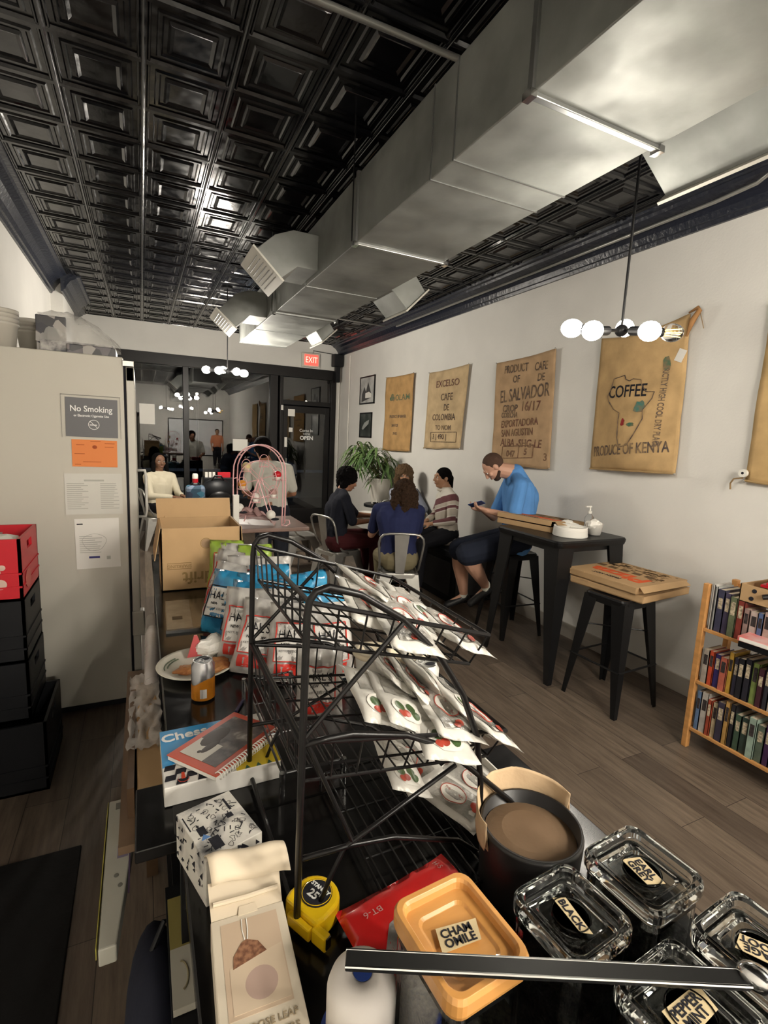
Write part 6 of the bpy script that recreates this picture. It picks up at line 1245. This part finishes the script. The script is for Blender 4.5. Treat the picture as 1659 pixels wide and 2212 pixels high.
hr_br = mat('hair_brown', (.045, .026, .016), .85, spec=.1, bump=.8, bscale=90, var=.4, vscale=60); hr_bk = mat('hair_black', (.004, .0035, .0035), .9, bump=.4, bscale=90, spec=.06); hr_sh = mat('hair_short', (.07, .04, .028), .8, bump=.4, bscale=150)
black = mat('cloth_black', (.010, .010, .013), .85, bump=.2); blk_shoe = mat('shoe_black', (.01, .01, .011), .35)
mk = lambda **k: k
# man in the blue T-shirt
J = mk(head=(2.835, 3.635, 1.50), neck=(3.01, 3.555, 1.46), chest=(3.07, 3.50, 1.24), pelvis=(3.03, 3.49, .86), Ls=(2.94, 3.375, 1.365), Rs=(3.11, 3.73, 1.36), Le=(2.86, 3.335, 1.09), Lh=(2.72, 3.50, 1.125), Re=(2.99, 3.78, 1.02), Rh=(2.79, 3.70, 1.115),
       Lk=(2.60, 3.62, .72), Rk=(2.68, 3.86, .70), La=(2.84, 3.62, .40), Ra=(2.80, 3.90, .25))
hf = (-.52, .30, -.80)
t, P, R, so = person('man in a bright blue T-shirt looking down at his phone on a bar stool', J, (-.9, .44, 0), hf, (-.68, .36, .60), sk_l, mat('tshirt_blue', (.10, .27, .60), .8, var=.12, vscale=6, bump=.2), mat('shorts_navy', (.016, .020, .034), .85), girth=1.2, legr=1.28, nr=.068, col=.06, sleeve=.82, leg=.97, vox=.0065, sc=1.05, shoe=blk_shoe, sock=mat('sock_white', (.62, .60, .52), .8), pantname='shorts', shirtname='t_shirt', footd=mk(L=(-.7, .3, -.65), R=(-.8, .35, -.35)), brow=hr_br,
                palms=mk(L=((-.75, .45, .15), (.1, -.5, -1), .7), R=((-.8, .1, .1), (.1, .6, -.9), .7)), shirtlen=.02)
H('hair', t, hr_sh, [('e', P(0, -.024, .030), (.0805, .094, .092), R, 18, 14)], .006, sm=1)
H('beard', t, mat('beard', (.05, .03, .022), .8, bump=.5, bscale=120), [('e', P(0, .045, -.088), (.042, .040, .030), R), ('c', P(-.055, .0, -.055), .016, P(-.03, .05, -.085), .020), ('c', P(.055, .0, -.055), .016, P(.03, .05, -.085), .020), ('c', P(-.02, .088, -.046), .006, P(.02, .088, -.046), .006)], .006, sm=1)
ph = thing('smartphone', 'dark smartphone in the hands of the man in the blue T-shirt', 'phone', (2.665, 3.57, 1.19)); Rp = rotm((.55, -.45, .8)); cph = V((2.655, 3.60, 1.175))
B().box(cph - V((.035, .072, .004)), cph + V((.035, .072, .004)), Matrix.Rotation(-.5, 3, 'X') @ Matrix.Rotation(.25, 3, 'Y') @ Matrix.Rotation(.4, 3, 'Z')).build('phone_body', mat('phone_blue', (.03, .05, .14), .25), ph, bevel=.004)
B().box(cph + V((-.031, -.066, .0042)), cph + V((.031, .066, .0048)), Matrix.Rotation(-.5, 3, 'X') @ Matrix.Rotation(.25, 3, 'Y') @ Matrix.Rotation(.4, 3, 'Z'), cph).build('screen', mat('screen', (.1, .12, .15), .1, emit=(.5, .6, .8), es=.6), ph)
# woman in the striped jumper
def mat_jumper():
    m = bpy.data.materials.new('striped_knit'); m.use_nodes = True; nt = m.node_tree; b = nt.nodes['Principled BSDF']; tc = nt.nodes.new('ShaderNodeTexCoord'); sp = nt.nodes.new('ShaderNodeSeparateXYZ'); nt.links.new(tc.outputs['Object'], sp.inputs[0])
    mm = nt.nodes.new('ShaderNodeMath'); mm.operation = 'MULTIPLY_ADD'; nt.links.new(sp.outputs['Y'], mm.inputs[0]); mm.inputs[1].default_value = .35; nt.links.new(sp.outputs['Z'], mm.inputs[2])
    r = nt.nodes.new('ShaderNodeValToRGB'); r.color_ramp.interpolation = 'CONSTANT'; mr = nt.nodes.new('ShaderNodeMapRange'); mr.inputs['From Min'].default_value = 2.10; mr.inputs['From Max'].default_value = 2.80
    nt.links.new(mm.outputs[0], mr.inputs['Value']); nt.links.new(mr.outputs[0], r.inputs['Fac']); cr, bu, wh = (.46, .41, .34, 1), (.13, .045, .05, 1), (.60, .57, .50, 1)
    ls = [(0, cr), (.44, wh), (.46, bu), (.53, wh), (.55, cr), (.66, wh), (.675, bu), (.72, wh), (.735, cr), (.79, bu), (.90, wh)]; els = r.color_ramp.elements
    while len(els) < len(ls): els.new(.5)
    for e, (p, c) in zip(els, ls): e.position = p; e.color = c
    nt.links.new(r.outputs['Color'], b.inputs['Base Color']); b.inputs['Roughness'].default_value = .9; return m
J = mk(head=(3.02, 4.76, 1.30), neck=(3.06, 4.73, 1.19), chest=(3.07, 4.72, 1.0), pelvis=(3.08, 4.70, .68), Ls=(3.03, 4.56, 1.115), Rs=(3.12, 4.88, 1.115), Le=(2.98, 4.47, .86), Lh=(2.80, 4.58, .82), Re=(3.06, 4.94, .85), Rh=(2.86, 4.78, .82), Lk=(2.70, 4.58, .62), Rk=(2.72, 4.80, .62), La=(2.66, 4.56, .12), Ra=(2.68, 4.82, .12))
t, P, R, so = person('woman in a cream and burgundy striped jumper sitting on the bench by the wall', J, (-1, .1, 0), (-.93, .10, -.02), (-.05, 0, 1), sk_m, mat_jumper(), black, sleeve=1.8, leg=1.9, vox=.007, sc=.95, shoe=blk_shoe, shirtname='jumper', girth=1.05, shirtlen=.03, palms=mk(L=((-.8, .5, -.1), (-.2, -.2, 1), .6), R=((-.8, -.5, -.1), (-.2, .2, 1), .6)), headsc=.98)
H('hair', t, hr_bk, [('e', P(0, -.018, .033), (.082, .094, .089), R, 18, 14), ('c', P(0, -.10, .0), .038, P(.0, -.105, -.10), .030), ('c', P(0, -.105, -.10), .028, P(0, -.10, -.16), .016)], .006, sm=1)
B().tube([P(.055 * cos(a), .0 + .055 * sin(a) - .01, -.135) for a in [k * pi / 8 for k in range(16)]], .013, 8, True).build('collar', mat('collar_cream', (.55, .5, .42), .9), so, smooth=True)
for s_ in (-1, 1):
    q = [V((2.93 - .01 * k, 4.70 + s_ * .07, 1.02 - .06 * k)) for k in range(3)]
# person in navy T-shirt, seen from behind
J = mk(head=(2.30, 4.30, 1.20), neck=(2.25, 4.25, 1.10), chest=(2.23, 4.25, .90), pelvis=(2.22, 4.20, .57), Ls=(2.06, 4.37, 1.03), Rs=(2.42, 4.19, 1.03), Le=(2.08, 4.55, .74), Lh=(2.25, 4.74, .78), Re=(2.50, 4.36, .75), Rh=(2.55, 4.66, .78), Lk=(2.24, 4.66, .50), Rk=(2.50, 4.56, .50), La=(2.20, 4.52, .10), Ra=(2.56, 4.40, .10))
t, P, R, so = person('person with long wavy brown hair in a navy T-shirt, back to the camera', J, (.38, .92, 0), (.38, .92, -.05), (0, 0, 1), sk_l, mat('tshirt_navy', (.022, .028, .085), .85, bump=.2, var=.15, vscale=5), mat('khaki', (.27, .23, .15), .85), sleeve=.75, leg=1.85, vox=.008, shoe=blk_shoe, shirtname='t_shirt', girth=1.15, headsc=1.02)
curly = lambda p: p + V((mnoise.noise(p * 38), mnoise.noise(p * 38 + V((9, 0, 0))), mnoise.noise(p * 38 + V((0, 9, 0))))) * .014
H('hair', t, hr_br, [('e', P(0, -.03, .03), (.108, .112, .104), R, 18, 14), ('c', P(-.06, -.05, -.02), .072, P(-.078, -.06, -.17), .062), ('c', P(.06, -.05, -.02), .072, P(.078, -.06, -.17), .062), ('c', P(0, -.07, .0), .08, P(0, -.085, -.20), .062)], .006, disp=curly)
# dark-haired person leaning to the table
J = mk(head=(2.10, 5.27, 1.215), neck=(2.02, 5.25, 1.12), chest=(1.95, 5.22, .90), pelvis=(1.93, 5.16, .57), Ls=(2.05, 5.44, 1.045), Rs=(1.98, 5.05, 1.045), Le=(2.26, 5.42, .80), Lh=(2.44, 5.32, .80), Re=(2.03, 4.93, .80), Rh=(2.25, 4.98, .80), Lk=(2.38, 5.38, .56), Rk=(2.36, 5.05, .56), La=(2.38, 5.36, .10), Ra=(2.36, 5.05, .10))
t, P, R, so = person('dark-haired person in a black T-shirt leaning towards the cafe table', J, (.97, .2, 0), (.85, .1, -.32), (.28, 0, .95), sk_b, mat('tshirt_black', (.011, .012, .019), .9, bump=.2), mat('trousers_maroon', (.055, .010, .012), .85), sleeve=.95, leg=1.85, vox=.008, shoe=blk_shoe, shirtname='t_shirt', girth=1.08)
H('hair', t, hr_bk, [('e', P(0, -.042, .045), (.118, .125, .112), R, 18, 14), ('c', P(-.04, -.06, -.02), .07, P(-.04, -.06, -.08), .045), ('c', P(.04, -.06, -.02), .055, P(.04, -.06, -.08), .045)], .006, disp=lambda p: p + V((mnoise.noise(p * 40), mnoise.noise(p * 40 + V((9, 0, 0))), mnoise.noise(p * 40 + V((0, 9, 0))))) * .010)
# person behind with curly hair
J = mk(head=(3.17, 5.95, 1.22), neck=(3.17, 5.98, 1.07), chest=(3.17, 6.0, .88), pelvis=(3.17, 6.02, .56), Ls=(3.35, 5.95, 1.0), Rs=(3.0, 5.92, 1.0), Le=(3.38, 5.72, .80), Lh=(3.20, 5.50, .79), Re=(2.95, 5.70, .80), Rh=(3.02, 5.48, .79), Lk=(3.28, 5.60, .53), Rk=(3.05, 5.60, .53), La=(3.28, 5.66, .10), Ra=(3.05, 5.62, .10))
t, P, R, so = person('person with bushy light-brown curls, mostly hidden behind the navy T-shirt', J, (-.25, -.95, 0), (-.35, -.93, -.1), (0, 0, 1), sk_m, mat('shirt_grey', (.25, .27, .33), .85), black, sleeve=1.6, leg=1.85, vox=.009, shoe=blk_shoe)
H('hair', t, mat('hair_light', (.09, .055, .028), .8, bump=.8, bscale=90), [('e', P(0, -.03, .045), (.125, .125, .115), R, 18, 14), ('c', P(-.08, -.03, 0), .05, P(-.09, -.03, -.09), .045), ('c', P(.08, -.03, 0), .05, P(.09, -.03, -.09), .045)], .007, disp=curly)
# standing person in white T-shirt
J = mk(head=(1.13, 5.28, 1.54), neck=(1.16, 5.21, 1.41), chest=(1.19, 5.16, 1.23), pelvis=(1.20, 5.10, .92), Ls=(1.02, 5.24, 1.35), Rs=(1.35, 5.08, 1.35), Le=(.96, 5.30, 1.10), Lh=(1.03, 5.50, 1.04), Re=(1.42, 5.12, 1.10), Rh=(1.30, 5.34, 1.03), Lk=(1.12, 5.14, .50), Rk=(1.29, 5.08, .50), La=(1.12, 5.10, .10), Ra=(1.29, 5.04, .10))
t, P, R, so = person('person in a white T-shirt standing with their back to the camera behind the pink wheel', J, (.40, .91, 0), (.1, .95, -.3), (0, .15, 1), sk_b, mat('tshirt_white', (.56, .55, .49), .85, bump=.2), mat('trousers_dark', (.02, .022, .03), .85), sleeve=.8, leg=1.9, vox=.008, shoe=blk_shoe, shirtname='t_shirt', girth=.98, hands=True)
H('hair', t, hr_bk, [('e', P(0, -.03, .032), (.092, .104, .098), R, 18, 14), ('c', P(0, -.07, -.0), .07, P(0, -.075, -.06), .055)], .007)
# woman by the window
J = mk(head=(.225, 8.0, 1.22), neck=(.22, 7.99, 1.07), chest=(.22, 7.95, .88), pelvis=(.22, 7.92, .57), Ls=(.39, 8.0, 1.01), Rs=(.06, 7.88, 1.01), Le=(.46, 7.86, .78), Lh=(.50, 7.62, .77), Re=(.10, 7.66, .76), Rh=(.40, 7.52, .76), Lk=(.62, 7.78, .52), Rk=(.58, 7.56, .52), La=(.66, 7.74, .12), Ra=(.64, 7.5, .12))
t, P, R, so = person('woman with long dark braids in a cream cut-out-shoulder top sitting by the window', J, (.85, -.5, 0), (.35, -.93, -.02), (0, 0, 1), sk_d, mat('top_cream', (.55, .50, .38), .85, bump=.3), black, sleeve=1.85, leg=1.85, vox=.009, shoe=blk_shoe, shirtname='top', girth=1.15, shirtlen=.06, headsc=1.05)
H('hair', t, hr_bk, [('e', P(0, -.028, .035), (.092, .10, .095), R, 18, 14), ('c', P(-.085, .0, -.02), .032, P(-.10, .05, -.20), .028), ('c', P(-.10, .05, -.20), .028, P(-.09, .13, -.42), .018), ('c', P(.085, .0, -.02), .032, P(.095, .05, -.20), .028), ('c', P(.095, .05, -.20), .028, P(.08, .13, -.40), .018), ('c', P(0, -.08, 0), .07, P(0, -.12, -.25), .05)], .008)
for s_ in (V((.07, 7.88, .965)),): H('bare_shoulder', so, sk_d, [('e', s_ + V((-.018, -.035, -.01)), (.048, .04, .055))], .008)
B().tube([P(.06 * cos(a), .055 * sin(a) + .01, -.15 - .05 * max(0, sin(a))) for a in [k * pi / 10 for k in range(20)]], .004, 6, True).build('necklace', M_white, t, smooth=True)
# person mirrored in the window, behind the camera near the whiteboard
J = mk(head=(2.85, -3.4, 1.62), neck=(2.85, -3.44, 1.48), chest=(2.85, -3.45, 1.29), pelvis=(2.85, -3.45, .96), Ls=(2.67, -3.45, 1.42), Rs=(3.03, -3.45, 1.42), Le=(2.62, -3.45, 1.14), Lh=(2.64, -3.3, .94), Re=(3.08, -3.45, 1.14), Rh=(3.06, -3.3, .94), Lk=(2.76, -3.43, .5), Rk=(2.94, -3.43, .5), La=(2.76, -3.45, .1), Ra=(2.94, -3.45, .1))
t, P, R, so = person('person in an orange top standing by the whiteboard, seen only as a window reflection', J, (0, 1, 0), (0, 1, 0), (0, 0, 1), sk_m, mat('top_orange', (.55, .20, .10), .85), black, sleeve=.8, leg=1.9, vox=.011, shoe=blk_shoe)
H('hair', t, hr_bk, [('e', P(0, -.03, .032), (.085, .10, .095), R, 16, 12)], .01)
